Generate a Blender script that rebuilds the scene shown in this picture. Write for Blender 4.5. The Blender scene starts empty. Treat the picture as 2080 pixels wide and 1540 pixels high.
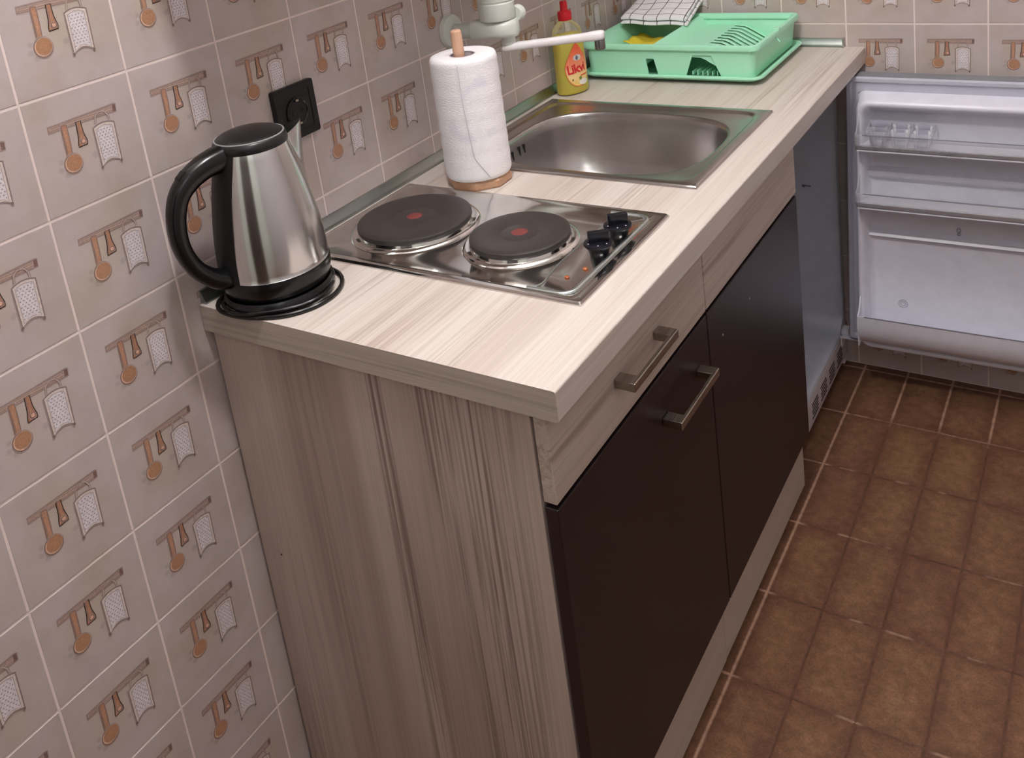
import bpy, bmesh, math, random
from mathutils import Vector, Matrix
import numpy as np

random.seed(4)
PI = math.pi
SC = bpy.context.scene
COL = SC.collection
L = 1.649          # far wall
TOP = 0.845        # worktop surface

# ------------------------------------------------------------------ colour + material helpers
def lin(r, g=None, b=None):
    if g is None: r, g, b = r
    def f(c):
        c /= 255.0
        return c / 12.92 if c <= 0.04045 else ((c + 0.055) / 1.055) ** 2.4
    return (f(r), f(g), f(b), 1.0)

class NT:
    def __init__(s, name):
        s.m = bpy.data.materials.new(name); s.m.use_nodes = True
        s.t = s.m.node_tree; s.t.nodes.clear()
        s.out = s.n('ShaderNodeOutputMaterial')
        s.p = s.n('ShaderNodeBsdfPrincipled')
        s.l(s.p.outputs[0], s.out.inputs[0])
    def n(s, ty, **kw):
        nd = s.t.nodes.new(ty)
        for k, v in kw.items(): setattr(nd, k, v)
        return nd
    def l(s, a, b): s.t.links.new(a, b)
    def setp(s, **kw):
        names = dict(base='Base Color', rough='Roughness', metal='Metallic', spec='Specular IOR Level', trans='Transmission Weight',
                     ior='IOR', coat='Coat Weight', coatr='Coat Roughness', alpha='Alpha', aniso='Anisotropic', sss='Subsurface Weight',
                     sheen='Sheen Weight', em='Emission Color', ems='Emission Strength')
        for k, v in kw.items(): s.p.inputs[names[k]].default_value = v
    def coord(s, scale=(1, 1, 1), rot=(0, 0, 0), loc=(0, 0, 0), kind='Object'):
        tc = s.n('ShaderNodeTexCoord'); mp = s.n('ShaderNodeMapping')
        mp.inputs['Scale'].default_value = scale; mp.inputs['Rotation'].default_value = rot; mp.inputs['Location'].default_value = loc
        s.l(tc.outputs[kind], mp.inputs[0]); return mp.outputs[0]
    def noise(s, vec, scale, detail=3, rough=.5, dist=0):
        nd = s.n('ShaderNodeTexNoise'); nd.inputs['Scale'].default_value = scale; nd.inputs['Detail'].default_value = detail
        nd.inputs['Roughness'].default_value = rough; nd.inputs['Distortion'].default_value = dist
        s.l(vec, nd.inputs['Vector']); return nd.outputs['Fac']
    def ramp(s, fac, stops, interp='LINEAR'):
        r = s.n('ShaderNodeValToRGB'); cr = r.color_ramp; cr.interpolation = interp
        while len(cr.elements) < len(stops): cr.elements.new(.5)
        for e, (p, c) in zip(cr.elements, stops): e.position = p; e.color = c if len(c) == 4 else (*c, 1)
        s.l(fac, r.inputs[0]); return r.outputs[0]
    def mix(s, fac, a, b, mode='MIX'):
        m = s.n('ShaderNodeMix', data_type='RGBA', blend_type=mode)
        for sock, v in ((m.inputs[0], fac), (m.inputs[6], a), (m.inputs[7], b)):
            if hasattr(v, 'is_linked') or hasattr(v, 'links'): s.l(v, sock)
            else: sock.default_value = v
        return m.outputs[2]
    def math(s, op, a, b=0.0, c=None):
        m = s.n('ShaderNodeMath', operation=op)
        for sock, v in zip(m.inputs, (a, b, c if c is not None else 0.0)):
            if hasattr(v, 'links'): s.l(v, sock)
            else: sock.default_value = v
        return m.outputs[0]
    def bump(s, h, strength=.2, dist=.002):
        b = s.n('ShaderNodeBump'); b.inputs['Strength'].default_value = strength; b.inputs['Distance'].default_value = dist
        s.l(h, b.inputs['Height']); s.l(b.outputs[0], s.p.inputs['Normal'])

def plain(name, rgb, rough=.45, **kw):
    t = NT(name); t.setp(base=lin(rgb), rough=rough, **kw)
    v = t.noise(t.coord(), 35, 2); c = t.mix(v, lin([x * .96 for x in rgb]), lin([min(255, x * 1.03) for x in rgb])); t.l(c, t.p.inputs['Base Color'])
    return t.m

GRAIN = {'x': (.16, 1, 1), 'y': (1, .16, 1), 'z': (1, 1, .16)}
def wood(name, axis, light, mid, dark, rough=.42, freq=1.0, streak=.5, band=19, stretch=.035):
    t = NT(name); t.setp(rough=rough, spec=.35)
    i = 'xyz'.index(axis)
    def vec(f, st, loc=(0, 0, 0)):
        a = [f * freq] * 3; a[i] = f * freq * st; return t.coord(a, loc=loc)
    n1 = t.noise(vec(7, .06), 1.0, 2, .5, .5)                           # broad bands
    n2 = t.noise(vec(150, .014, (3.1, 1.7, .4)), 1.0, 4, .62, .5)         # streaks ...
    n4 = t.noise(vec(band, stretch, (8.3, 2.7, 5.4)), 1.0, 2, .5, .7)         # ... that come in bundles
    n3 = t.noise(vec(330, .010, (.3, 7.7, 2.4)), 1.0, 2, .5, .1)         # pores
    n5 = t.noise(vec(26, .05, (1.3, 5.7, 9.4)), 1.0, 3, .6, 1.2)
    c1 = t.ramp(n1, [(.36, mid), (.50, light), (.75, light)])
    c1 = t.mix(t.math('MULTIPLY', t.ramp(n5, [(.54, (0, 0, 0)), (.66, (1, 1, 1))]), .55), c1, mid)
    k = t.ramp(n2, [(.44, (0, 0, 0)), (.62, (1, 1, 1))]); k4 = t.ramp(n4, [(.50, (0, 0, 0)), (.60, (1, 1, 1))])
    kk = t.math('MULTIPLY', t.math('MULTIPLY', k, t.math('ADD', t.math('MULTIPLY', k4, .90), .10)), streak)
    c2 = t.mix(kk, c1, dark)
    f = t.ramp(n3, [(.35, (.93, .92, .92)), (.62, (1.02, 1.02, 1.02))])
    c3 = t.mix(1.0, c2, f, 'MULTIPLY')
    t.l(c3, t.p.inputs['Base Color']); t.bump(n3, .05, .0005)
    return t.m

def metal(name, rgb, rough=.28, brush=None, scl=700):
    t = NT(name); t.setp(base=lin(rgb), rough=rough, metal=1.0)
    if brush is not None:
        a = [scl] * 3; a[brush] = scl * .012
        n = t.noise(t.coord(a), 1.0, 2, .6)
        t.l(t.ramp(n, [(.3, (rough * .8,) * 3), (.7, (rough * 1.3,) * 3)]), t.p.inputs['Roughness']); t.bump(n, .05, .0003)
    n2 = t.noise(t.coord((9, 9, 9)), 1, 3)
    t.l(t.ramp(n2, [(.3, lin([x * .93 for x in rgb])), (.7, lin(rgb))]), t.p.inputs['Base Color'])
    return t.m

def clear(name, tint=(235, 240, 242), trans=.8, rough=.08):
    """thin clear plastic: see-through with a grazing-angle gloss"""
    t = NT(name); t.setp(base=lin(tint), rough=rough, spec=.5)
    tr = t.n('ShaderNodeBsdfTransparent'); tr.inputs[0].default_value = lin(tint)
    fr = t.n('ShaderNodeFresnel'); fr.inputs['IOR'].default_value = 1.4
    f = t.math('ADD', t.math('MULTIPLY', fr.outputs[0], .8), 1 - trans)
    m = t.n('ShaderNodeMixShader'); t.l(f, m.inputs[0]); t.l(tr.outputs[0], m.inputs[1]); t.l(t.p.outputs[0], m.inputs[2])
    t.l(m.outputs[0], t.out.inputs[0]); return t.m

# ------------------------------------------------------------------ mesh helpers
class MB:
    def __init__(s): s.bm = bmesh.new(); s.mi = 0
    def _add(s, sub):
        me = bpy.data.meshes.new('tmp'); 
        for f in sub.faces: f.material_index = s.mi
        sub.to_mesh(me); sub.free(); s.bm.from_mesh(me); bpy.data.meshes.remove(me)
    def box(s, x0, x1, y0, y1, z0, z1, bevel=0, seg=2):
        b = bmesh.new(); bmesh.ops.create_cube(b, size=1)
        for v in b.verts: v.co = Vector(((x0 + x1) / 2 + v.co.x * (x1 - x0), (y0 + y1) / 2 + v.co.y * (y1 - y0), (z0 + z1) / 2 + v.co.z * (z1 - z0)))
        if bevel: bmesh.ops.bevel(b, geom=b.edges[:], offset=bevel, segments=seg, profile=.5, affect='EDGES')
        s._add(b); return s
    def obox(s, c, ax, ay, az, hx, hy, hz, bevel=0, seg=2):
        b = bmesh.new(); bmesh.ops.create_cube(b, size=2)
        for v in b.verts: v.co = Vector((v.co.x * hx, v.co.y * hy, v.co.z * hz))
        if bevel: bmesh.ops.bevel(b, geom=b.edges[:], offset=bevel, segments=seg, profile=.5, affect='EDGES')
        M = Matrix((ax, ay, az)).transposed()
        for v in b.verts: v.co = M @ v.co + Vector(c)
        s._add(b); return s
    def loft(s, rings, cap0=False, cap1=False, closed=True, loop=False):
        b = bmesh.new(); R = [[b.verts.new(p) for p in r] for r in rings]; n = len(rings[0])
        pairs = list(zip(R, R[1:])) + ([(R[-1], R[0])] if loop else [])
        for A, B in pairs:
            for i in range(n if closed else n - 1):
                j = (i + 1) % n
                try: b.faces.new((A[i], A[j], B[j], B[i]))
                except ValueError: pass
        if cap0: b.faces.new(R[0][::-1])
        if cap1: b.faces.new(R[-1])
        bmesh.ops.recalc_face_normals(b, faces=b.faces[:])
        s._add(b); return s
    def lathe(s, prof, c=(0, 0, 0), seg=48, axis='z', cap0=True, cap1=True):
        rings = []
        for r, h in prof:
            ring = []
            for i in range(seg):
                a = 2 * PI * i / seg; u, v = max(r, 1e-5) * math.cos(a), max(r, 1e-5) * math.sin(a)
                p = {'z': (u, v, h), 'x': (h, u, v), 'y': (v, h, u)}[axis]
                ring.append((c[0] + p[0], c[1] + p[1], c[2] + p[2]))
            rings.append(ring)
        return s.loft(rings, cap0, cap1)
    def tube(s, pts, r, seg=10, loop=False, flat=1.0, caps=True):
        P = [Vector(p) for p in pts]; n = len(P); rings = []; up = None
        for i in range(n):
            a = P[i - 1] if (i or loop) else P[i]; c = P[(i + 1) % n] if (i < n - 1 or loop) else P[i]
            t = (c - a).normalized()
            if up is None:
                up = Vector((0, 0, 1)) if abs(t.z) < .9 else Vector((1, 0, 0))
            up = (up - t * up.dot(t)).normalized(); sd = t.cross(up)
            rr = r[i] if isinstance(r, (list, tuple)) else r
            rings.append([P[i] + (sd * math.cos(2 * PI * k / seg) + up * math.sin(2 * PI * k / seg) * flat) * rr for k in range(seg)])
        return s.loft(rings, caps and not loop, caps and not loop, True, loop)
    def prism(s, poly, d0, d1, axis='z', bevel=0):
        """poly of 2D points; axis z: (x,y) ; y: (x,z) ; x: (y,z)"""
        f = {'z': lambda p, d: (p[0], p[1], d), 'y': lambda p, d: (p[0], d, p[1]), 'x': lambda p, d: (d, p[0], p[1])}[axis]
        b = bmesh.new(); A = [b.verts.new(f(p, d0)) for p in poly]; B = [b.verts.new(f(p, d1)) for p in poly]; n = len(poly)
        b.faces.new(A); b.faces.new(B[::-1])
        for i in range(n): b.faces.new((A[i], B[i], B[(i + 1) % n], A[(i + 1) % n]))
        bmesh.ops.recalc_face_normals(b, faces=b.faces[:])
        if bevel: bmesh.ops.bevel(b, geom=b.edges[:], offset=bevel, segments=2, profile=.5, affect='EDGES')
        s._add(b); return s
    def build(s, name, mat, parent=None, smooth=35, loc=None):
        me = bpy.data.meshes.new(name); s.bm.to_mesh(me); s.bm.free()
        for m in (mat if isinstance(mat, (list, tuple)) else [mat]): me.materials.append(m)
        if smooth:
            me.polygons.foreach_set('use_smooth', [True] * len(me.polygons)); me.set_sharp_from_angle(angle=math.radians(smooth))
        me.update()
        o = bpy.data.objects.new(name, me); COL.objects.link(o)
        if parent is not None:
            o.parent = parent
            if loc is None:                       # the mesh was written in world coordinates
                o.matrix_parent_inverse = Matrix.Identity(4)
                me.transform(world(parent).inverted())
        if loc is not None: o.location = loc
        return o

def world(o):
    m = Matrix.LocRotScale(o.location, o.rotation_euler, o.scale)
    return world(o.parent) @ m if o.parent else m

def thing(name, label, cat, loc=(0, 0, 0), group=None, rot=(0, 0, 0)):
    o = bpy.data.objects.new(name, None); COL.objects.link(o); o.empty_display_size = .05
    o.location = loc; o.rotation_euler = rot; o['label'] = label; o['category'] = cat
    if group: o['group'] = group
    return o
def tag(o, label, cat, group=None):
    o['label'] = label; o['category'] = cat
    if group: o['group'] = group
    return o
def struct(o): o['kind'] = 'structure'; return o

def catmull(pts, n=8, loop=False):
    P = [Vector(p) for p in pts]; out = []; N = len(P)
    for i in range(N if loop else N - 1):
        p0 = P[(i - 1) % N] if (loop or i) else P[0] * 2 - P[1]; p1 = P[i]; p2 = P[(i + 1) % N]
        p3 = P[(i + 2) % N] if (loop or i < N - 2) else P[-1] * 2 - P[-2]
        for k in range(n):
            t = k / n
            out.append(.5 * ((2 * p1) + (p2 - p0) * t + (2 * p0 - 5 * p1 + 4 * p2 - p3) * t * t + (3 * p1 - p0 - 3 * p2 + p3) * t ** 3))
    if not loop: out.append(P[-1])
    return out

def rrect(x0, x1, y0, y1, r, n=8):
    out = []
    for cx, cy, a0 in ((x1 - r, y1 - r, 0), (x0 + r, y1 - r, PI / 2), (x0 + r, y0 + r, PI), (x1 - r, y0 + r, 1.5 * PI)):
        for k in range(n + 1):
            a = a0 + PI / 2 * k / n; out.append((cx + r * math.cos(a), cy + r * math.sin(a)))
    return out
def at_z(poly, z): return [(p[0], p[1], z) for p in poly]

# ------------------------------------------------------------------ materials
M = {}
M['top'] = wood('laminate_worktop', 'y', lin(215, 206, 198), lin(204, 191, 182), lin(158, 139, 128), .40, 1.0, .62)
M['topx'] = wood('laminate_edge', 'x', lin(184, 173, 161), lin(172, 159, 147), lin(142, 127, 115), .42, 1.0, .6)
M['panel'] = wood('laminate_upright', 'z', lin(192, 176, 166), lin(170, 152, 142), lin(112, 93, 84), .42, 1.0, .78, 10, .03)
M['front'] = wood('laminate_drawer', 'y', lin(200, 187, 175), lin(186, 171, 160), lin(150, 133, 122), .42, 1.0, .7)
M['dark'] = plain('wenge_front', (36, 24, 27), .38, spec=.45)
M['carcass'] = plain('carcass_board', (200, 188, 178), .6)
M['steel'] = metal('stainless_sheet', (224, 221, 217), .115)
M['bead'] = metal('bead_reflection_tint', (206, 216, 214), .34)  # aqua-tinted satin metal stands in for a bright reflection along the bead
M['sinksteel'] = metal('sink_steel', (200, 196, 194), .26)
M['kettlesteel'] = metal('brushed_kettle_steel', (222, 222, 221), .19)
_t = M['kettlesteel'].node_tree; _p = next(n for n in _t.nodes if n.type == 'BSDF_PRINCIPLED'); _g = _t.nodes.new('ShaderNodeTangent'); _g.direction_type = 'RADIAL'; _g.axis = 'Z'
_t.links.new(_g.outputs[0], _p.inputs['Tangent']); _p.inputs['Anisotropic'].default_value = .75; _p.inputs['Anisotropic Rotation'].default_value = .25
M['nickel'] = metal('nickel_handle', (172, 165, 154), .30, 1, 900)
M['chrome'] = metal('polished_ring', (225, 224, 220), .10)
M['aer'] = metal('aerator_chrome', (150, 148, 146), .22)
M['alu'] = metal('aluminium_strip', (176, 182, 178), .33)
M['black'] = plain('black_gloss_plastic', (11, 11, 13), .24, spec=.45)
M['lidblack'] = plain('lid_black', (20, 20, 22), .32, spec=.55)
M['blackmat'] = plain('black_satin_plastic', (14, 13, 14), .45, spec=.4)
M['knob'] = plain('black_knob', (15, 16, 26), .28, spec=.5)
M['iron'] = plain('cast_iron', (54, 48, 46), .46, spec=.45)
M['red'] = plain('red_dot_paint', (118, 52, 48), .6)
M['orange'] = plain('pilot_lamp', (160, 92, 50), .3)
M['gap'] = plain('dark_gap', (16, 13, 13), .8)
M['tapw'] = plain('tap_white_plastic', (218, 222, 214), .32, spec=.5)
M['spoutw'] = plain('spout_white', (240, 236, 236), .25, spec=.5)
M['yellow'] = plain('yellow_cloth', (232, 205, 60), .8)
M['redcap'] = plain('red_cap', (205, 22, 38), .3, spec=.5)
M['fridge'] = plain('fridge_white', (226, 225, 236), .32, spec=.5)
M['fridgeliner'] = plain('fridge_liner', (196, 200, 212), .38, spec=.4)
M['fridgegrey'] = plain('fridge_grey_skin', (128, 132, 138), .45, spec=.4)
M['gasket'] = plain('door_gasket', (190, 191, 205), .55)
M['clear'] = clear('clear_tray', (253, 253, 255), .80, .12)
M['clearegg'] = clear('clear_egg_tray', (250, 250, 253), .90, .15)
M['raisedprint'] = plain('moulded_mark', (150, 148, 162), .5)
M['holder'] = wood('holder_beech', 'x', lin(198, 158, 128), lin(182, 140, 110), lin(150, 108, 82), .5, 2.0, .4)
M['stick'] = wood('stick_beech', 'z', lin(220, 178, 150), lin(205, 162, 134), lin(170, 128, 102), .5, 2.0, .4)
M['white'] = plain('painted_plaster', (228, 226, 224), .85)
M['plasterr'] = plain('right_wall_paint', (196, 192, 192), .85)
M['plastern'] = plain('near_wall_paint', (216, 222, 214), .85)
M['addeddoor'] = plain('added_door_brown', (58, 44, 38), .5)
M['lampm'] = plain('lamp_body', (225, 225, 222), .4)

def translucent(name, rgb, amount, rough=.36):
    t = NT(name); t.setp(base=lin(rgb), rough=rough, spec=.45)
    tl = t.n('ShaderNodeBsdfTranslucent'); tl.inputs[0].default_value = lin(rgb)
    m = t.n('ShaderNodeMixShader'); m.inputs[0].default_value = amount
    t.l(t.p.outputs[0], m.inputs[1]); t.l(tl.outputs[0], m.inputs[2]); t.l(m.outputs[0], t.out.inputs[0]); return t.m
M['mint'] = translucent('mint_plastic', (178, 243, 208), .07)

# wall tile: glazed ceramic with printed picture carried by a colour layer
def tile_mat():
    t = NT('glazed_picture_tile'); t.setp(rough=.33, spec=.38)
    co = t.coord()
    n1 = t.noise(co, 9, 3, .55); n2 = t.noise(t.coord(loc=(4, 2, 7)), 22, 3, .6); n3 = t.noise(co, 420, 2)
    a = t.ramp(n1, [(.36, lin(199, 185, 185)), (.5, lin(197, 184, 181)), (.64, lin(193, 179, 170))])
    b = t.ramp(n2, [(.35, (.93, .92, .91)), (.6, (1.0, 1.0, 1.0))])
    c = t.mix(1.0, a, b, 'MULTIPLY')
    at = t.n('ShaderNodeAttribute', attribute_name='art')
    k = t.ramp(n3, [(.3, (.86, .84, .82)), (.7, (1.1, 1.1, 1.1))]); art = t.mix(1.0, at.outputs['Color'], k, 'MULTIPLY')
    t.l(t.mix(at.outputs['Alpha'], c, art), t.p.inputs['Base Color'])
    t.bump(n1, .05, .003)
    return t.m
M['tile'] = tile_mat()
M['grout'] = plain('pale_grout', (238, 222, 216), .8)

def floor_mat():
    t = NT('brown_floor_tile'); t.setp(spec=.35)
    tc = t.n('ShaderNodeTexCoord'); sp = t.n('ShaderNodeSeparateXYZ'); t.l(tc.outputs['Object'], sp.inputs[0])
    PX, PY, X0, Y0 = .1026, .1988, .5645, 1.6265
    def cell(s, o, p):
        q = t.math('DIVIDE', t.math('SUBTRACT', s, o), p); fl = t.math('FLOOR', q); fr = t.math('SUBTRACT', q, fl)
        d = t.math('MULTIPLY', t.math('MINIMUM', fr, t.math('SUBTRACT', 1.0, fr)), p); return fl, d
    ix, dx = cell(sp.outputs[0], X0, PX); iy, dy = cell(sp.outputs[1], Y0, PY)
    d = t.math('MINIMUM', dx, dy)
    cb = t.n('ShaderNodeCombineXYZ'); t.l(ix, cb.inputs[0]); t.l(iy, cb.inputs[1])
    wn = t.n('ShaderNodeTexWhiteNoise', noise_dimensions='3D'); t.l(cb.outputs[0], wn.inputs['Vector'])
    co = t.coord()
    n1 = t.noise(co, 13, 4, .6); n2 = t.noise(co, 260, 3, .7); n3 = t.noise(co, 55, 3, .6); n4 = t.noise(co, 5, 2); n5 = t.noise(t.coord(loc=(5, 1, 2)), 17, 2)
    base = t.ramp(n1, [(.3, lin(110, 76, 58)), (.5, lin(122, 88, 66)), (.7, lin(134, 100, 76))])
    tint = t.ramp(wn.outputs['Value'], [(0, lin(102, 70, 56)), (.5, lin(118, 86, 64)), (1, lin(132, 100, 72))])
    c = t.mix(.32, base, tint)
    edge = t.ramp(t.math('ADD', d, t.math('MULTIPLY', t.math('SUBTRACT', n3, .5), .016)), [(.003, (1, 1, 1)), (.034, (0, 0, 0))])
    c = t.mix(t.math('MULTIPLY', edge, .55), c, lin(92, 58, 44))
    sp2 = t.ramp(n2, [(.3, (.74, .72, .70)), (.7, (1.24, 1.24, 1.22))]); c = t.mix(1.0, c, sp2, 'MULTIPLY'); c = t.mix(1.0, c, t.ramp(n3, [(.34, (.84, .82, .80)), (.66, (1.16, 1.16, 1.14))]), 'MULTIPLY')
    # grout: pale where clean (along the plinth and by the far wall), grimy brown where walked on
    gw = t.math('MULTIPLY', t.ramp(t.math('MINIMUM', t.math('SUBTRACT', dx, .0), dy), [(.0008, (1, 1, 1)), (.0017, (0, 0, 0))]), 1.0)
    clean_x = t.ramp(sp.outputs[0], [(.575 / 2, (1, 1, 1)), (.60 / 2, (0, 0, 0))])
    xs = t.math('MULTIPLY', sp.outputs[0], .5); clean_x = t.ramp(xs, [(.2855, (1, 1, 1)), (.2945, (0, 0, 0))])
    ys = t.math('MULTIPLY', sp.outputs[1], .5); clean_y = t.ramp(ys, [(.695, (0, 0, 0)), (.73, (1, 1, 1))])
    clean_n = t.ramp(n5, [(.50, (0, 0, 0)), (.60, (1, 1, 1))])
    along = t.math('LESS_THAN', dy, dx)
    cl = t.math('MAXIMUM', t.math('MAXIMUM', clean_x, clean_y), t.math('MULTIPLY', t.math('MULTIPLY', clean_n, along), .7))
    gc = t.mix(cl, lin(62, 38, 30), lin(178, 142, 120))
    gf = t.math('MULTIPLY', gw, t.math('ADD', t.math('MULTIPLY', cl, .8), t.ramp(n3, [(.40, (.05, .05, .05)), (.62, (.85, .85, .85))])))
    c = t.mix(t.math('MINIMUM', gf, 1.0), c, gc)
    t.l(c, t.p.inputs['Base Color'])
    t.l(t.ramp(n2, [(.3, (.36,) * 3), (.7, (.55,) * 3)]), t.p.inputs['Roughness'])
    t.bump(t.ramp(d, [(.0008, (0, 0, 0)), (.003, (1, 1, 1))]), .35, .0015)
    return t.m
M['floor'] = floor_mat()

# ------------------------------------------------------------------ the picture printed on each wall tile
def art_template():
    V, F, C, Z = [], [], [], []
    lay = [0]
    def poly(pts, col, a=1.0, feather=0.0, centre=None):
        """filled shape; feather adds a ring that fades out around it"""
        lay[0] += 1; z = .00008 * lay[0]
        n = len(pts); cx = sum(p[0] for p in pts) / n; cy = sum(p[1] for p in pts) / n
        b = len(V); c = lin(col); cc = lin(centre) if centre else c
        V.append((cx, cy)); C.append((cc[0], cc[1], cc[2], a)); Z.append(z)
        for p in pts: V.append(p); C.append((c[0], c[1], c[2], a)); Z.append(z)
        for i in range(n): F.append((b, b + 1 + i, b + 1 + (i + 1) % n))
        if feather:
            b2 = len(V)
            for i, p in enumerate(pts):
                q, r = pts[i - 1], pts[(i + 1) % n]
                tx, ty = r[0] - q[0], r[1] - q[1]; ln = math.hypot(tx, ty) + 1e-9
                V.append((p[0] + ty / ln * feather, p[1] - tx / ln * feather)); C.append((c[0], c[1], c[2], 0)); Z.append(z)
            for i in range(n):
                j = (i + 1) % n; F.append((b + 1 + i, b2 + i, b2 + j, b + 1 + j))
    def line(pts, w, col, a=1.0):
        lay[0] += 1; z = .00008 * lay[0]; b = len(V); c = lin(col)
        for i, p in enumerate(pts):
            q = pts[max(i - 1, 0)]; r = pts[min(i + 1, len(pts) - 1)]
            tx, ty = r[0] - q[0], r[1] - q[1]; ln = math.hypot(tx, ty) + 1e-9
            for s in (1, -1): V.append((p[0] - s * ty / ln * w / 2, p[1] + s * tx / ln * w / 2)); C.append((c[0], c[1], c[2], a)); Z.append(z)
        for i in range(len(pts) - 1): F.append((b + 2 * i, b + 2 * i + 1, b + 2 * i + 3, b + 2 * i + 2))
    def ell(cx, cy, rx, ry, n=22): return [(cx + rx * math.cos(2 * PI * k / n), cy + ry * math.sin(2 * PI * k / n)) for k in range(n)]
    OUT = (128, 100, 88)
    # soft wash behind the picture
    poly(ell(.50, .56, .20, .16, 18), (200, 182, 160), .30, .16)
    for x, y, r in ((.225, .44, .014), (.21, .375, .016), (.255, .32, .018), (.53, .40, .02), (.30, .62, .015)):
        poly(ell(x, y, r, r, 8), (150, 138, 130), .35, .018)
    # rail
    poly([(.176, .703), (.818, .696), (.822, .764), (.80, .770), (.50, .762), (.18, .757)], (142, 118, 108), .8, .009)
    poly([(.186, .712), (.800, .706), (.803, .755), (.19, .748)], (184, 158, 146), .9, 0, (190, 166, 152))
    poly([(.785, .704), (.816, .702), (.818, .760), (.79, .764)], (116, 84, 76), .9, .004)
    line([(.20, .737), (.40, .742), (.60, .737), (.78, .744)], .007, (150, 116, 104), .8)
    line([(.19, .719), (.42, .722), (.66, .714), (.80, .719)], .006, (142, 106, 92), .8)
    # long spoon
    poly([(.282, .475), (.338, .475), (.345, .60), (.347, .728), (.300, .735), (.288, .722), (.287, .60)], OUT, .85, .006)
    poly([(.291, .475), (.333, .475), (.339, .60), (.341, .722), (.302, .728), (.295, .60)], (184, 138, 112), 1, 0, (196, 152, 126))
    line([(.297, .72), (.299, .60), (.297, .49)], .010, (146, 104, 84), .8)
    poly(ell(.326, .396, .083, .085, 26), OUT, .9, .007)
    poly(ell(.327, .398, .076, .077, 26), (208, 172, 148), 1, 0, (208, 172, 148))
    poly(ell(.332, .402, .069, .068, 24), (180, 134, 104), 1, .008, (186, 140, 108))
    line([ell(.326, .398, .071, .072, 26)[k] for k in range(10, 20)], .010, (226, 184, 158), .9)
    # short scoop
    poly([(.425, .726), (.474, .726), (.478, .620), (.496, .545), (.492, .512), (.405, .506), (.404, .535), (.418, .600)], OUT, .85, .006)
    poly([(.432, .720), (.467, .720), (.470, .620), (.487, .545), (.483, .520), (.412, .515), (.412, .540), (.426, .600)], (174, 128, 104), 1, 0, (188, 142, 116))
    line([(.436, .715), (.434, .61), (.424, .55)], .009, (136, 96, 78), .75)
    poly(ell(.455, .548, .026, .024, 12), (128, 90, 74), .85, .005)
    poly(ell(.457, .550, .018, .017, 10), (224, 180, 158), 1)
    # grater
    hp = [(.600, .625), (.600, .66), (.610, .715), (.645, .745), (.700, .737), (.728, .69), (.730, .640)]
    line(hp, .020, (122, 96, 88), .7); line(hp, .010, (196, 176, 168), .9)
    arc_t = [(.575 + .185 * k / 8, .603 + .034 * math.sin(PI * (.12 + .80 * k / 8))) for k in range(9)]
    arc_b = [(.752 - .178 * k / 8, .283 + .036 * math.sin(PI * k / 8)) for k in range(9)]
    def fan(sh, col, a, fe=0, cc=None):
        cx, cy = .664, .455
        pts = [(cx + (x - cx) * sh, cy + (y - cy) * (1 + (sh - 1) * .55)) for x, y in arc_t + arc_b]
        poly(pts[::-1], col, a, fe, cc)
    fan(1.11, (122, 102, 98), .85, .006); fan(1.03, (222, 208, 202), 1); fan(.84, (150, 134, 134), .7); fan(.79, (226, 218, 222), 1, 0, (234, 226, 230))
    poly(ell(.567, .272, .010, .014, 8), (120, 98, 92), .9, .004); poly(ell(.754, .270, .010, .014, 8), (120, 98, 92), .9, .004)
    lay[0] += 1; z = .00008 * lay[0]; c = lin(132, 122, 134)
    for r in range(11):
        for q in range(5):
            x = .603 + q * .0305 + (.015 if r % 2 else 0) - .003 * (r > 5); y = .588 - r * .0255
            if x > .735 or (r == 10 and q not in (0, 4)): continue
            b = len(V)
            for dx, dy in ((-.0065, -.003), (.003, -.0055), (.0065, .003), (-.003, .0055)):
                V.append((x + dx, y + dy)); C.append((c[0], c[1], c[2], .85)); Z.append(z)
            F.append((b, b + 1, b + 2, b + 3))
    return V, F, C, Z
ART = art_template()

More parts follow.
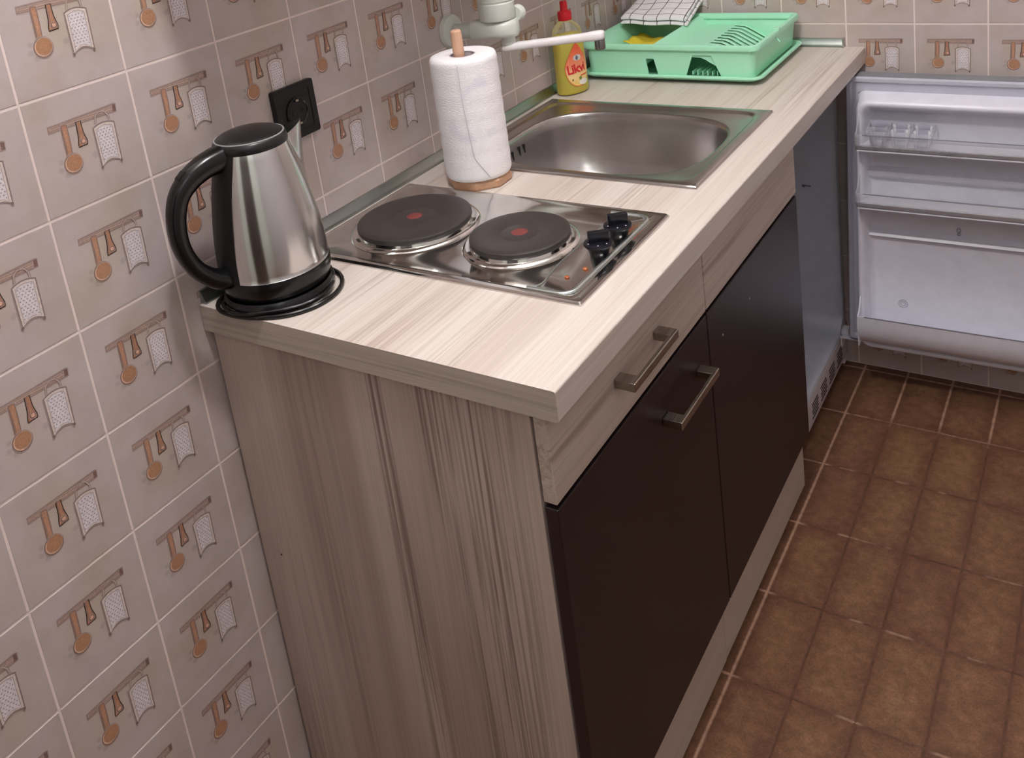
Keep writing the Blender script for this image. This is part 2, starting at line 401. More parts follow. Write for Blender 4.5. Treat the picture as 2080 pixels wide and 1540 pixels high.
def tiled_wall(name, n_u, n_v, us, to3, art_ok):
    """us: list of (u0,u1) columns; rows of .15 m. to3(u, v, out) -> world point; out is distance towards the room"""
    P = .15; g = .0016; bv = .0012
    V, F, C, MI = [], [], [], []
    aV, aF, aC, aZ = ART; tw = []
    u_min = us[0][0]; u_max = us[-1][1]; H = n_v * P
    b = len(V)
    for u, v in ((u_min, 0), (u_max, 0), (u_max, H), (u_min, H)): V.append(to3(u, v, -.0007)); C.append((0, 0, 0, 0))
    for u, v in ((u_min, 0), (u_max, 0), (u_max, H), (u_min, H)): V.append(to3(u, v, -.06)); C.append((0, 0, 0, 0))
    F.append((b, b + 1, b + 2, b + 3)); MI.append(1); F.append((b + 7, b + 6, b + 5, b + 4)); MI.append(1)
    for i in range(4): j = (i + 1) % 4; F.append((b + i, b + 4 + i, b + 4 + j, b + j)); MI.append(1)
    for (u0, u1) in us:
        for r in range(n_v):
            v0, v1 = r * P, r * P + P
            b = len(V)
            for k, (ins, out) in enumerate(((g, -.0007), (g + bv * .3, -.0001), (g + bv, 0.0))):
                for u, v in ((u0 + ins, v0 + ins), (u1 - ins, v0 + ins), (u1 - ins, v1 - ins), (u0 + ins, v1 - ins)):
                    V.append(to3(u, v, out)); C.append((0, 0, 0, 0))
            for k in range(2):
                for i in range(4):
                    j = (i + 1) % 4; F.append((b + 4 * k + i, b + 4 * k + j, b + 4 * k + 4 + j, b + 4 * k + 4 + i)); MI.append(0)
            F.append((b + 8, b + 9, b + 10, b + 11)); MI.append(0)
            if art_ok(u0, u1, v0):
                b = len(V); jx, jy = random.uniform(-.006, .006), random.uniform(-.006, .006)
                for (x, y), z in zip(aV, aZ): V.append(to3(u0 + (x + jx) * P, v0 + (y + jy) * P, z * .35 + .00003))
                C.extend(aC)
                for f in aF: F.append(tuple(b + i for i in f)); MI.append(0)
    me = bpy.data.meshes.new(name); me.from_pydata(V, [], F)
    me.materials.append(M['tile']); me.materials.append(M['grout'])
    me.polygons.foreach_set('material_index', MI)
    ca = me.color_attributes.new('art', 'FLOAT_COLOR', 'POINT'); ca.data.foreach_set('color', np.array(C, dtype=np.float32).ravel())
    bm = bmesh.new(); bm.from_mesh(me)
    ctr = to3(0, 0, 1) - to3(0, 0, 0)
    for f in bm.faces:
        if f.material_index == 0 and f.normal.dot(ctr) < 0: f.normal_flip()
    bm.to_mesh(me); bm.free()
    o = bpy.data.objects.new(name, me); COL.objects.link(o); return struct(o)

ROOM_X, ROOM_Y0, ROOM_H = 2.15, -1.55, 2.55
cols = [(k * .15, min(k * .15 + .15, L)) for k in range(-10, 11)]; cols = [(ROOM_Y0, -1.5)] + cols
tiled_wall('wall_left', 0, 17, cols, lambda u, v, o: Vector((o, u, v)), lambda a, b, v: (b - a) > .14 and a > -.5 and v < 2.2 and not (.1 < a < .2 and v < .72))
fx = .0967; cols = [(0.0, fx)] + [(fx + .15 * k, fx + .15 * k + .15) for k in range(13)] + [(fx + .15 * 13, ROOM_X)]
tiled_wall('wall_far', 0, 17, cols, lambda u, v, o: Vector((u, L - o, v)), lambda a, b, v: (b - a) > .14 and v < 2.2 and not (a < .56 and .1 < v < .74))
struct(MB().box(0, ROOM_X, ROOM_Y0, L, -.06, 0).build('floor', M['floor'], None, 0))
struct(MB().box(0, ROOM_X, ROOM_Y0, L, ROOM_H, ROOM_H + .06).build('ceiling', M['white'], None, 0))
struct(MB().box(ROOM_X, ROOM_X + .06, ROOM_Y0, L, 0, ROOM_H).build('wall_right', M['plasterr'], None, 0))
struct(MB().box(0, ROOM_X, ROOM_Y0 - .06, ROOM_Y0, 0, ROOM_H).build('wall_near', M['plastern'], None, 0))
dn = MB().box(.36, 1.22, ROOM_Y0 + .0005, ROOM_Y0 + .03, .002, 2.05, .003).build('added_door', M['addeddoor'], None); struct(dn)  # unseen door, added for the dark band it reflects in the kettle
dh = MB().lathe([(.010, 0), (.010, .03), (.02, .04), (.02, .055), (.001, .06)], (1.12, ROOM_Y0 + .03, 1.0), 20, 'y').build('added_door_knob', M['nickel'], dn)

# ------------------------------------------------------------------ base cabinets
FX0, FX1 = .547, .565
SPLIT = .6555
def bar_handle(y0, y1, z, parent, hw=.0062, reach=.030):
    h = MB()
    h.box(FX1 + reach - .0062, FX1 + reach, y0, y1, z - hw, z + hw, .0012)
    for a, b in ((y0, y0 + .020), (y1 - .020, y1)):
        h.box(FX1, FX1 + reach - .004, a, b, z - hw, z + hw, .0012)
    return h.build('handle', M['nickel'], parent, 0)

cab = thing('base_cabinet', 'pale wood base cabinet with one drawer and dark door under the two-plate hob', 'cabinet', (.28, .42, 0))
MB().box(.008, .543, .184, .202, .0, TOP - .041, .0006).build('side_panel', M['panel'], cab, 0)
MB().lathe([(.0020, .1838), (.0016, .1842), (.0001, .1846)], (.048, 0, .428), 10, 'y').build('nail_hole', M['gap'], cab)
c = MB(); c.box(.02, .543, SPLIT - .019, SPLIT - .001, .02, TOP - .041); c.box(.02, .543, .202, SPLIT - .019, .125, .143); c.box(.012, .020, .202, SPLIT - .019, .143, TOP - .045)
c.build('carcass', M['carcass'], cab)
d = MB().box(FX0, FX1, .1835, SPLIT - .0015, .684, .8025, .0012).build('drawer', M['front'], cab, 0)
bar_handle(.345, .487, .745, d)
d = MB().box(FX0, FX1, .1835, SPLIT - .0015, .138, .677, .0014).build('door', M['dark'], cab, 0)
bar_handle(.470, .618, .606, d)
MB().box(.532, .549, .1845, SPLIT - .0006, .004, .134).build('plinth', M['front'], cab)

sk = thing('base_cabinet', 'sink base cabinet with plain wood panel over a dark door that lost its handle', 'cabinet', (.28, .90, 0))
c = MB(); c.box(.02, .543, SPLIT, SPLIT + .018, .02, TOP - .041); c.box(.02, .543, 1.121, 1.139, .0, TOP - .041); c.box(.02, .543, SPLIT + .018, 1.121, .125, .143)
c.build('carcass', M['carcass'], sk)
MB().box(FX0, FX1, SPLIT + .0015, 1.1395, .684, .8025, .0012).build('drawer_panel', M['front'], sk, 0)
d = MB().box(FX0, FX1, SPLIT + .0015, 1.1395, .138, .677, .0014).build('door', M['dark'], sk, 0)
M['chip'] = plain('chipped_board', (190, 170, 160), .8)
for y, z in ((.714, .609), (.845, .6065)):
    MB().lathe([(.0001, FX1 + .0002), (.0022, FX1 + .0004), (.0019, FX1 + .0009), (.0008, FX1 + .0006)], (0, y, z), 10, 'x').build('screw_hole', M['chip'], d)
MB().box(.532, .549, SPLIT + .0004, 1.1395, .006, .134).build('plinth', M['front'], sk)

# wall cabinet over the counter (its shadow lies on the tiles)
wc = thing('wall_cabinet', 'pale wood wall cabinet hanging on the tiles above the counter', 'cabinet', (.17, .9, 1.47))
MB().box(.002, .230, .178, 1.645, 1.475, 2.12, .001).build('body', M['carcass'], wc)
for k in range(3):
    a = .178 + k * .489; dd = MB().box(.232, .250, a + .0015, a + .4875, 1.475, 2.12, .0012).build('door', M['front'], wc)

# ------------------------------------------------------------------ worktop with the openings for hob and sink
def worktop():
    x0, x1, y0, y1, z0, z1 = .0015, .588, .175, L - .0015, TOP - .040, TOP
    bm = bmesh.new()
    holes = [(.060, .495, .380, .615), (.056, .504, .770, 1.120)]
    xs = sorted({x0, x1, *[h[0] for h in holes], *[h[1] for h in holes]}); ys = sorted({y0, y1, *[h[2] for h in holes], *[h[3] for h in holes]})
    def solid(i, j):
        if i < 0 or j < 0 or i >= len(xs) - 1 or j >= len(ys) - 1: return False
        cx, cy = (xs[i] + xs[i + 1]) / 2, (ys[j] + ys[j + 1]) / 2
        return not any(h[0] < cx < h[1] and h[2] < cy < h[3] for h in holes)
    vt = {}
    def v(i, j, z):
        if (i, j, z) not in vt: vt[(i, j, z)] = bm.verts.new((xs[i], ys[j], z))
        return vt[(i, j, z)]
    for i in range(len(xs) - 1):
        for j in range(len(ys) - 1):
            if not solid(i, j): continue
            bm.faces.new((v(i, j, z1), v(i + 1, j, z1), v(i + 1, j + 1, z1), v(i, j + 1, z1)))
            bm.faces.new((v(i, j + 1, z0), v(i + 1, j + 1, z0), v(i + 1, j, z0), v(i, j, z0)))
            for di, dj, a, b in ((-1, 0, (i, j + 1), (i, j)), (1, 0, (i + 1, j), (i + 1, j + 1)), (0, -1, (i, j), (i + 1, j)), (0, 1, (i + 1, j + 1), (i, j + 1))):
                if not solid(i + di, j + dj): bm.faces.new((v(*a, z0), v(*b, z0), v(*b, z1), v(*a, z1)))
    bm.normal_update()
    e = [k for k in bm.edges if all(abs(q.co.x - x1) < 1e-6 for q in k.verts) and (all(abs(q.co.z - z1) < 1e-6 for q in k.verts) or all(abs(q.co.z - z0) < 1e-6 for q in k.verts))]
    bmesh.ops.bevel(bm, geom=e, offset=.0028, segments=3, profile=.5, affect='EDGES')
    for f in bm.faces:
        f.material_index = 1 if (f.normal.y < -.9 and f.calc_center_median().y < y0 + .001) else 0
    m = MB(); m.bm.free(); m.bm = bm
    return m.build('worktop', [M['top'], M['topx']], None, 0)
w = worktop(); tag(w, 'long pale wood-grain laminate worktop along the tiled wall', 'worktop')

# sealing strips where the worktop meets the tiles
def strip_profile(d=.0118, h=.020): return [(.0005, 0), (d, 0), (d, .004), (d * .80, .0075), (d * .42, .0165), (d * .34, h), (.0005, h)]
s = MB(); s.prism([(a, TOP + .0002 + b) for a, b in strip_profile()], .180, L - .016, 'y')
tag(s.build('sealing_strip', M['alu'], None, 50), 'long grey sealing strip along the left wall behind hob and sink', 'strip')
s = MB(); s.prism([(L - a, TOP + .0002 + b) for a, b in strip_profile()], .0005, .540, 'x'); s.box(.540, .5435, L - .016, L - .0005, TOP + .0002, TOP + .022, .0005)
tag(s.build('sealing_strip', M['alu'], None, 50), 'short grey sealing strip along the far wall beside the dish rack', 'strip')

# ------------------------------------------------------------------ hob
hob = thing('electric_hob', 'stainless steel electric hob with two black plates set in the worktop', 'hob', (.275, .493, TOP))
hz = TOP + .0055
def hob_base():
    X0, X1, Y0, Y1 = .0225, .5275, .350, .6375
    m = MB()
    rings = [at_z(rrect(X0, X1, Y0, Y1, .003, 6), TOP + .0003), at_z(rrect(X0, X1, Y0, Y1, .003, 6), TOP + .0022),
             at_z(rrect(X0 + .0022, X1 - .0022, Y0 + .0022, Y1 - .0022, .004, 6), hz),
             at_z(rrect(X0 + .012, X1 - .016, Y0 + .012, Y1 - .012, .010, 6), hz),
             at_z(rrect(X0 + .0155, X1 - .0195, Y0 + .0155, Y1 - .0155, .012, 6), hz - .0022),
             at_z(rrect(.10, .45, .42, .57, .01, 6), hz - .0022)]
    m.loft(rings, False, True)
    # pressed bead round the control field
    bead = []
    for p in [(.437, .3665), (.480, .3665)]: bead.append(p)
    for k in range(9): a = -PI / 2 + PI / 2 * k / 8; bead.append((.484 + .019 * math.cos(a), .3855 + .019 * math.sin(a)))
    for k in range(9): a = PI / 2 * k / 8; bead.append((.484 + .019 * math.cos(a), .602 + .019 * math.sin(a)))
    bead += [(.480, .621), (.437, .621)]
    q = MB(); q.tube([(x, y, hz - .0016) for x, y in bead], .0038, 12, False, .7)
    curve = catmull([(.437, .3665, hz - .0018), (.447, .376, hz - .0018), (.450, .39, hz - .0018), (.447, .41, hz - .0018), (.4435, .45, hz - .0018), (.4435, .53, hz - .0018), (.447, .575, hz - .0018), (.450, .597, hz - .0018), (.447, .611, hz - .0018), (.437, .621, hz - .0018)], 5)
    q.tube(curve, .0014, 8, False, .6)
    q.build('control_field_bead', M['bead'], hob)
    return m.build('base_plate', M['steel'], hob)
hob_base()
def plate(cx, cy, r):
    z = hz - .0022
    p = MB()
    p.lathe([(r - .010, z + .006), (r - .0015, z + .0065), (r, z + .0100), (r - .0006, z + .0150), (r - .004, z + .0168), (r - .012, z + .0168), (r * .42, z + .0160), (r * .40, z + .0152), (r * .36, z + .0152), (r * .34, z + .0160), (.001, z + .0160)], (cx, cy, 0), 72, 'z')
    o = p.build('hot_plate', M['iron'], hob)
    q = MB(); q.lathe([(r + .0125, z + .0002), (r + .0105, z + .0028), (r + .0065, z + .0042), (r + .0030, z + .0030), (r + .0006, z + .0030), (r - .0010, z + .0070), (r - .0035, z + .0075), (r - .006, z + .003)], (cx, cy, 0), 72, 'z', False, False)
    q.build('spill_ring', M['chrome'], o)
    MB().lathe([(.0125, z + .0161), (.0118, z + .0165), (.001, z + .0165)], (cx, cy, 0), 24, 'z').build('red_dot', M['red'], o)
plate(.151, .491, .0925); plate(.352, .488, .0765)
for y in (.487, .549):
    z = hz - .0022
    k = MB().lathe([(.0135, z), (.0145, z + .004), (.0165, z + .0105), (.0205, z + .0145), (.0212, z + .0165), (.0205, z + .0182), (.017, z + .0190), (.001, z + .0195)], (.484, y, 0), 40).build('knob', M['knob'], hob)
    MB().obox((.484, y + .002, z + .026), (math.cos(.62), math.sin(.62), 0), (-math.sin(.62), math.cos(.62), 0), (0, 0, 1), .0150, .0048, .0085, .0018).build('grip', M['knob'], k)
    d = MB()
    for a in (-2.2, -1.1, -.2): d.lathe([(.0012, z + .0192), (.0009, z + .0197), (.0001, z + .0198)], (.484 + .0155 * math.cos(a), y + .0155 * math.sin(a), 0), 8)
    d.build('marks', plain('knob_print', (190, 190, 200), .5), k)
for x, y in ((.474, .410), (.486, .440)):
    MB().lathe([(.0036, hz - .0022), (.0036, hz - .0012), (.0026, hz - .0004), (.0003, hz - .0002)], (x, y, 0), 14).build('pilot_lamp', M['orange'], hob)

# ------------------------------------------------------------------ sink
snk = thing('kitchen_sink', 'stainless steel inset sink with rounded bowl set in the worktop', 'sink', (.28, .94, TOP))
def sink():
    N = 160
    th = [2 * PI * k / N for k in range(N)]
    def ring(cx, cy, a, b, n, z):
        out = []
        for t in th:
            # sample denser near the corners
            c, s = math.cos(t), math.sin(t)
            r = (abs(c) ** n + abs(s) ** n) ** (-1 / n)
            out.append((cx + a * r * c, cy + b * r * s, z))
        return out
    def rect(x0, x1, y0, y1, z):
        out = []; cx, cy, a, b = (x0 + x1) / 2, (y0 + y1) / 2, (x1 - x0) / 2, (y1 - y0) / 2
        for t in th:
            c, s = math.cos(t), math.sin(t); r = 1 / max(abs(c), abs(s)); out.append((cx + a * r * c, cy + b * r * s, z))
        return out
    X0, X1, Y0, Y1 = .029, .5275, .7455, 1.146
    bc = (.284, .934)
    R = [rect(X0, X1, Y0, Y1, TOP + .0003), rect(X0, X1, Y0, Y1, TOP + .0024), rect(X0 + .0020, X1 - .0020, Y0 + .0020, Y1 - .0020, TOP + .0050),
         rect(X0 + .0035, X1 - .0035, Y0 + .0035, Y1 - .0035, TOP + .0054)]
    def sq(ins, z, n=14): return ring((X0 + X1) / 2, (Y0 + Y1) / 2, (X1 - X0) / 2 - ins, (Y1 - Y0) / 2 - ins, n, z)
    R += [sq(.0165, TOP + .0054), sq(.0185, TOP + .0048), sq(.0225, TOP + .0016), sq(.0245, TOP + .0010)]
    A, B, n = .206, .160, 3.1
    prof = [(1.035, .0010), (1.012, .0004), (1.0, -.0025), (.990, -.0075), (.978, -.025), (.962, -.048), (.938, -.074), (.902, -.099), (.852, -.120), (.785, -.136), (.70, -.145), (.58, -.1485), (.42, -.1492), (.25, -.1497), (.14, -.151)]
    for k, z in prof: R.append(ring(*bc, A * k, B * k, n if k > .3 else 2, TOP + z))
    R.append(ring(*bc, .022, .022, 2, TOP - .152))
    return MB().loft(R, False, True).build('basin', M['sinksteel'], snk, 50)
sink()
MB().lathe([(.036, TOP - .1497), (.034, TOP - .1475), (.024, TOP - .1485), (.018, TOP - .150), (.001, TOP - .150)], (.284, .934, 0), 32).build('drain', M['chrome'], snk)
for y, hh in ((.868, .010), (.884, .010), (.912, .011), (.930, .010)):
    x = .284 - .206 * .974 * ((1 - (abs(y - .934) / (.160 * .974)) ** 3.1) ** (1 / 3.1))
    MB().box(x - .0030, x + .0012, y - .0026, y + .0026, TOP - .031 - hh, TOP - .031 + hh, .0008).build('overflow_slot', M['gap'], snk)

# ------------------------------------------------------------------ kettle and its base
KX, KY = .094, .247
KA = math.radians(-102)
hd = Vector((math.cos(KA), math.sin(KA), 0)); hs = Vector((-hd.y, hd.x, 0))
kb = thing('kettle_base', 'black round kettle base with coiled cord on the near end of the worktop', 'kettle base', (KX, KY, TOP))
MB().lathe([(.060, TOP + .0006), (.068, TOP + .002), (.0765, TOP + .006), (.0785, TOP + .011), (.0772, TOP + .016), (.0745, TOP + .0195), (.001, TOP + .0200)], (KX, KY, 0), 56).build('power_plate', M['black'], kb)
cz = TOP + .0036
cp = []
for k in range(34):
    a = math.radians(-178 + 262 * k / 33); r = .0790 + .0115 * max(0, math.sin((k - 15) / 17 * PI)) * (k > 15) - .000 * k
    rr = r + (.0095 * math.exp(-((math.degrees(a) + 128) / 26) ** 2))
    cp.append((KX + rr * math.cos(a), KY + rr * math.sin(a), cz))
MB().tube(cp, .0033, 10).build('power_cord', M['black'], kb)
cp = []
for k in range(22):
    a = math.radians(-122 + 150 * k / 21); r = .0800 + .003 * math.sin(k * .5)
    cp.append((KX + r * math.cos(a), KY + r * math.sin(a), cz + .0058))
MB().tube(cp, .0031, 10).build('cord_loop', M['black'], kb)

ket = thing('electric_kettle', 'brushed steel electric kettle with black handle and lid on the worktop end', 'kettle', (KX, KY, TOP + .02))
kz = TOP + .0205
KP = [(.0765, .030), (.0762, .045), (.0752, .065), (.0735, .085), (.0708, .105), (.0675, .125), (.0640, .145), (.0597, .164), (.0545, .184), (.0494, .205)]
def krad(z):
    for (r0, z0), (r1, z1) in zip(KP, KP[1:]):
        if z <= z1: return r0 + (r1 - r0) * max(0, (z - z0)) / (z1 - z0)
    return KP[-1][0]
def kettle_body():
    seg = 96; rings = []
    pr = [(.0755, .0295), (.0768, .0297)] + KP
    zs = [p[1] for p in pr]; fine = []
    for (r0, z0), (r1, z1) in zip(pr, pr[1:]):
        for q in range(2): fine.append((r0 + (r1 - r0) * q / 2, z0 + (z1 - z0) * q / 2))
    fine.append(pr[-1]); fine.append((.0486, .2065))
    sd = -hd
    for r, z in fine:
        ring = []
        for i in range(seg):
            a = 2 * PI * i / seg; u = Vector((math.cos(a), math.sin(a), 0))
            # pulled-out pouring lip
            t = max(0, (z - .110) / .096); ca = u.dot(sd); w = max(0, 1 - math.acos(max(-1, min(1, ca))) / .42)
            rr = r + .036 * (t ** 1.25) * (w ** 1.1)
            p = Vector((KX, KY, kz + z)) + u * rr + Vector((0, 0, .010 * t * t * w)); ring.append(p)
        rings.append(ring)
    return MB().loft(rings, True, False).build('body', M['kettlesteel'], ket, 60)
kettle_body()
MB().lathe([(.066, .001), (.0722, .002), (.0755, .008), (.0772, .018), (.0775, .028), (.0768, .0295), (.060, .0300)], (KX, KY, kz), 64).build('bottom_collar', M['black'], ket)
MB().lathe([(.0488, .2030), (.0506, .2045), (.0512, .2085), (.0500, .2150), (.0470, .2180), (.0462, .2188), (.042, .2215), (.033, .2248), (.021, .2275), (.010, .2288), (.001, .2292)], (KX, KY, kz), 56).build('lid', M['lidblack'], ket)
MB().tube([(KX + .0468 * math.cos(2 * PI * k / 56), KY + .0468 * math.sin(2 * PI * k / 56), kz + .2182) for k in range(56)], .0012, 8, True).build('lid_seam', plain('lid_seam_grey', (150, 150, 152), .3), ket)
def sect(center, tan, wid, thk, n=14, e=2.6):
    tan = tan.normalized(); nrm = hs.cross(tan).normalized(); out = []
    for k in range(n):
        a = 2 * PI * k / n; c, s = math.cos(a), math.sin(a)
        out.append(center + hs * (wid * math.copysign(abs(c) ** (2 / e), c)) + nrm * (thk * math.copysign(abs(s) ** (2 / e), s)))
    return out
def handle():
    ctrl = [(.040, .2000, .0190, .0195), (.056, .1995, .0185, .0180), (.076, .1960, .0170, .0160), (.099, .1850, .0150, .0145), (.117, .166, .0135, .0130), (.1265, .134, .0125, .0122), (.1260, .100, .0125, .0115), (.115, .069, .0130, .0115), (.097, .047, .0145, .0130), (.079, .0365, .0165, .0145), (.058, .034, .0165, .0160)]
    P = catmull([Vector((KX, KY, kz + z)) + hd * r for r, z, _, _ in ctrl], 6)
    W = catmull([Vector((w, t, 0)) for _, _, w, t in ctrl], 6)
    rings = []
    for i, p in enumerate(P):
        t = P[min(i + 1, len(P) - 1)] - P[max(i - 1, 0)]; rings.append(sect(p, t, W[i].x, W[i].y))
    return MB().loft(rings, True, True).build('handle', M['black'], ket, 60)
handle()
def back_strip():
    rings = []
    for k in range(15):
        z = .030 + .175 * k / 14; r = krad(z); ring = []
        half = .027 / r
        for i in range(9):
            a = KA - half + 2 * half * i / 8; q = r + .0035 - .0025 * abs(i - 4) / 4
            ring.append((KX + q * math.cos(a), KY + q * math.sin(a), kz + z))
        for i in range(8, -1, -1):
            a = KA - half + 2 * half * i / 8; q = r - .004
            ring.append((KX + q * math.cos(a), KY + q * math.sin(a), kz + z))
        rings.append(ring)
    return MB().loft(rings, True, True).build('back_strip', M['blackmat'], ket, 50)
back_strip()
MB().obox(Vector((KX, KY, kz + .1965)) + hd * .1065, (hd * .8 + Vector((0, 0, -.6))), hs, (hd * .6 + Vector((0, 0, .8))), .007, .006, .0015, .0008).build('lid_button', M['blackmat'], ket)

# ------------------------------------------------------------------ wall socket
so = thing('wall_socket', 'square black wall socket on the tiles behind the kettle', 'socket', (0, .42, 1.055))
def socket():
    y0, y1, z0, z1 = .3765, .4635, 1.0125, 1.0990; cy, cz_ = .420, 1.0558
    m = MB(); sq = [(y, z) for y, z in rrect(y0, y1, z0, z1, .003, 3)]; n = len(sq)
    def rg(pts, x): return [(x, p[0], p[1]) for p in pts]
    def circ(r):
        out = []
        for p in sq:
            a = math.atan2(p[1] - cz_, p[0] - cy); out.append((cy + r * math.cos(a), cz_ + r * math.sin(a)))
        return out
    def shrink(d): return [(cy + (p[0] - cy) * (1 - d / .0435), cz_ + (p[1] - cz_) * (1 - d / .0435)) for p in sq]
    m.loft([rg(sq, .0006), rg(sq, .0085), rg(shrink(.0012), .0098), rg(shrink(.012), .0098), rg(shrink(.0125), .0088), rg(shrink(.0165), .0092)], False, True)
    m.build('frame', M['blackmat'], so)
    ring = []
    b = MB(); b.lathe([(.0225, .0090), (.0235, .0112), (.0215, .0118), (.0205, .0112), (.0198, .0100), (.001, .0100)], (0, cy, cz_), 40, 'x', False, True)
    b.build('socket_well', M['black'], so)
    for dz in (-.0185, .0185): MB().box(.0100, .0135, cy - .003, cy + .003, cz_ + dz - .0018, cz_ + dz + .0018, .0006).build('earth_clip', M['nickel'], so)
    for dy in (-.0095, .0095): MB().lathe([(.0030, .0101), (.0030, .0106), (.0022, .0104), (.0001, .0103)], (0, cy + dy, cz_), 12, 'x').build('pin_hole', M['gap'], so)
socket()

# ------------------------------------------------------------------ paper towel
px, py = .141, .6920
ph = thing('paper_towel_holder', 'wooden paper towel holder with eight-sided foot between hob and sink', 'holder', (px, py, TOP))
R8 = .0570
def octo(r, z, rot=.42): return [(px + r * math.cos(2 * PI * k / 8 + rot) * 1.04, py + r * math.sin(2 * PI * k / 8 + rot) * .94, z) for k in range(8)]
MB().loft([octo(R8 - .002, TOP + .0006), octo(R8, TOP + .004), octo(R8, TOP + .013), octo(R8 - .003, TOP + .0165)], True, True).build('foot', M['holder'], ph, 20)
MB().lathe([(.0100, TOP + .016), (.0098, TOP + .268), (.0092, TOP + .2745), (.0070, TOP + .277), (.0005, TOP + .2775)], (px - .004, py - .004, 0), 20).build('pole', M['stick'], ph)
def paper_mat():
    t = NT('embossed_paper'); t.setp(rough=.9, spec=.15)
    co = t.coord(); v = t.n('ShaderNodeTexVoronoi', feature='DISTANCE_TO_EDGE'); v.inputs['Scale'].default_value = 55; t.l(t.coord((1, 1, 1.3)), v.inputs['Vector'])
    w = t.n('ShaderNodeTexWave', wave_type='RINGS'); w.inputs['Scale'].default_value = 70; w.inputs['Distortion'].default_value = 18; w.inputs['Detail'].default_value = 2; t.l(co, w.inputs['Vector'])
    n = t.noise(co, 190, 3, .6); n2 = t.noise(t.coord(loc=(.63, .21, .9)), 24, 2)
    c = t.ramp(n2, [(.60, lin(246, 244, 246)), (.74, lin(234, 232, 242))]); t.l(c, t.p.inputs['Base Color'])
    h = t.math('ADD', t.math('MULTIPLY', w.outputs['Fac'], .8), t.math('MULTIPLY', n, .9)); t.bump(h, .30, .0008)
    return t.m
M['paper'] = paper_mat(); M['core'] = plain('cardboard', (206, 198, 206), .85)
roll = thing('paper_towel_roll', 'white embossed paper towel roll on the wooden holder', 'paper towel', (px, py, TOP + .017))
def roll_mesh():
    seg, rings = 96, []
    z0, z1 = TOP + .0170, TOP + .2340
    prof = [(.021, z0), (.050, z0), (.0555, z0 + .0015), (.0575, z0 + .006)] + [(.0582 - .0004 * math.sin(k * 1.7), z0 + .010 + (z1 - z0 - .022) * k / 24) for k in range(25)] + [(.0578, z1 - .006), (.0555, z1 - .001), (.0500, z1 + .001), (.036, z1 + .0005), (.0225, z1 - .001)]
    for r, z in prof:
        ring = []; u = (z - z0) / (z1 - z0)
        seam = math.radians(-55) - .16 * math.sin(max(0, u - .1) * 2) + (.42 * max(0, (.22 - u) / .22) ** 1.2)
        for i in range(seg):
            a = 2 * PI * i / seg; d = (a - seam) % (2 * PI)
            k = (.0010 * (1 - d / (2 * PI)) if r > .05 else 0) + (.0003 * math.sin(3 * a + 4 * u) if r > .04 else 0)
            ring.append((px + (r + k) * math.cos(a), py + (r + k) * math.sin(a), z))
        rings.append(ring)
    return MB().loft(rings).build('roll_sheets', M['paper'], roll, 60)
roll_mesh()
MB().lathe([(.0205, TOP + .0172), (.0218, TOP + .0172), (.0218, TOP + .2330), (.0205, TOP + .2330)], (px, py, 0), 40, 'z', False, False).build('core_tube', M['core'], roll)
def seam():
    pts = []
    for k in range(26):
        u = .03 + .94 * k / 25; a = math.radians(-55) - .16 * math.sin(max(0, u - .1) * 2) + (.42 * max(0, (.22 - u) / .22) ** 1.2)
        pts.append((px + .0592 * math.cos(a), py + .0592 * math.sin(a), TOP + .017 + .217 * u))
    return MB().tube(pts, .0007, 6).build('loose_edge', plain('paper_edge', (208, 206, 212), .9), roll)
seam()

# ------------------------------------------------------------------ wall tap
tp = thing('wall_tap', 'white wall-mounted tap with long swivel spout over the sink', 'tap', (0, .85, 1.08))
MB().lathe([(.0335, .0005), (.0335, .004), (.0310, .0095), (.0250, .0125), (.018, .0130), (.001, .0130)], (0, .850, 1.079), 48, 'x').build('wall_flange', M['tapw'], tp)
ad = Vector((.105, .034, .0)).normalized(); asd = Vector((-ad.y, ad.x, 0)); P0 = Vector((.012, .852, 1.077))
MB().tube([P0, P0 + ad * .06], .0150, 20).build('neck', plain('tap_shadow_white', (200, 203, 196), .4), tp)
def tap_block():
    rings = []
    for k, (t, w, h) in enumerate(((.033, .010, .010), (.0345, .0160, .0165), (.039, .0180, .0190), (.055, .0195, .0190), (.072, .0250, .0185), (.090, .0315, .0180), (.104, .0320, .0178), (.116, .0265, .0175), (.124, .0170, .0165), (.127, .008, .011))):
        c = P0 + ad * t + Vector((0, 0, .001)); ring = []
        for i in range(24):
            a = 2 * PI * i / 24; cc, ss = math.cos(a), math.sin(a); e = 3.4
            ring.append(c + asd * w * math.copysign(abs(cc) ** (2 / e), cc) + Vector((0, 0, 1)) * h * math.copysign(abs(ss) ** (2 / e), ss))
        rings.append(ring)
    return MB().loft(rings, True, True).build('body', M['tapw'], tp, 50)
tap_block()
hc = P0 + ad * .088
MB().lathe([(.0310, 1.0952), (.0335, 1.0962), (.0352, 1.100), (.0352, 1.128), (.0335, 1.1300), (.0335, 1.1315), (.0352, 1.133), (.0352, 1.235), (.031, 1.247), (.018, 1.252), (.001, 1.253)], (hc.x, hc.y, 0), 48).build('heater_housing', M['tapw'], tp)
kc = hc + Vector((.024, .030, 0))
MB().lathe([(.0135, -.004), (.0155, -.001), (.0155, .010), (.0125, .0135), (.001, .0140)], (kc.x, kc.y, 1.100), 28, 'y').build('knob', M['tapw'], tp)
sc_ = P0 + ad * .104
MB().lathe([(.0130, 1.0620), (.0130, 1.054), (.0142, 1.0525), (.0142, 1.0465), (.0130, 1.0450)], (sc_.x, sc_.y, 0), 28).build('swivel_joint', M['tapw'], tp)
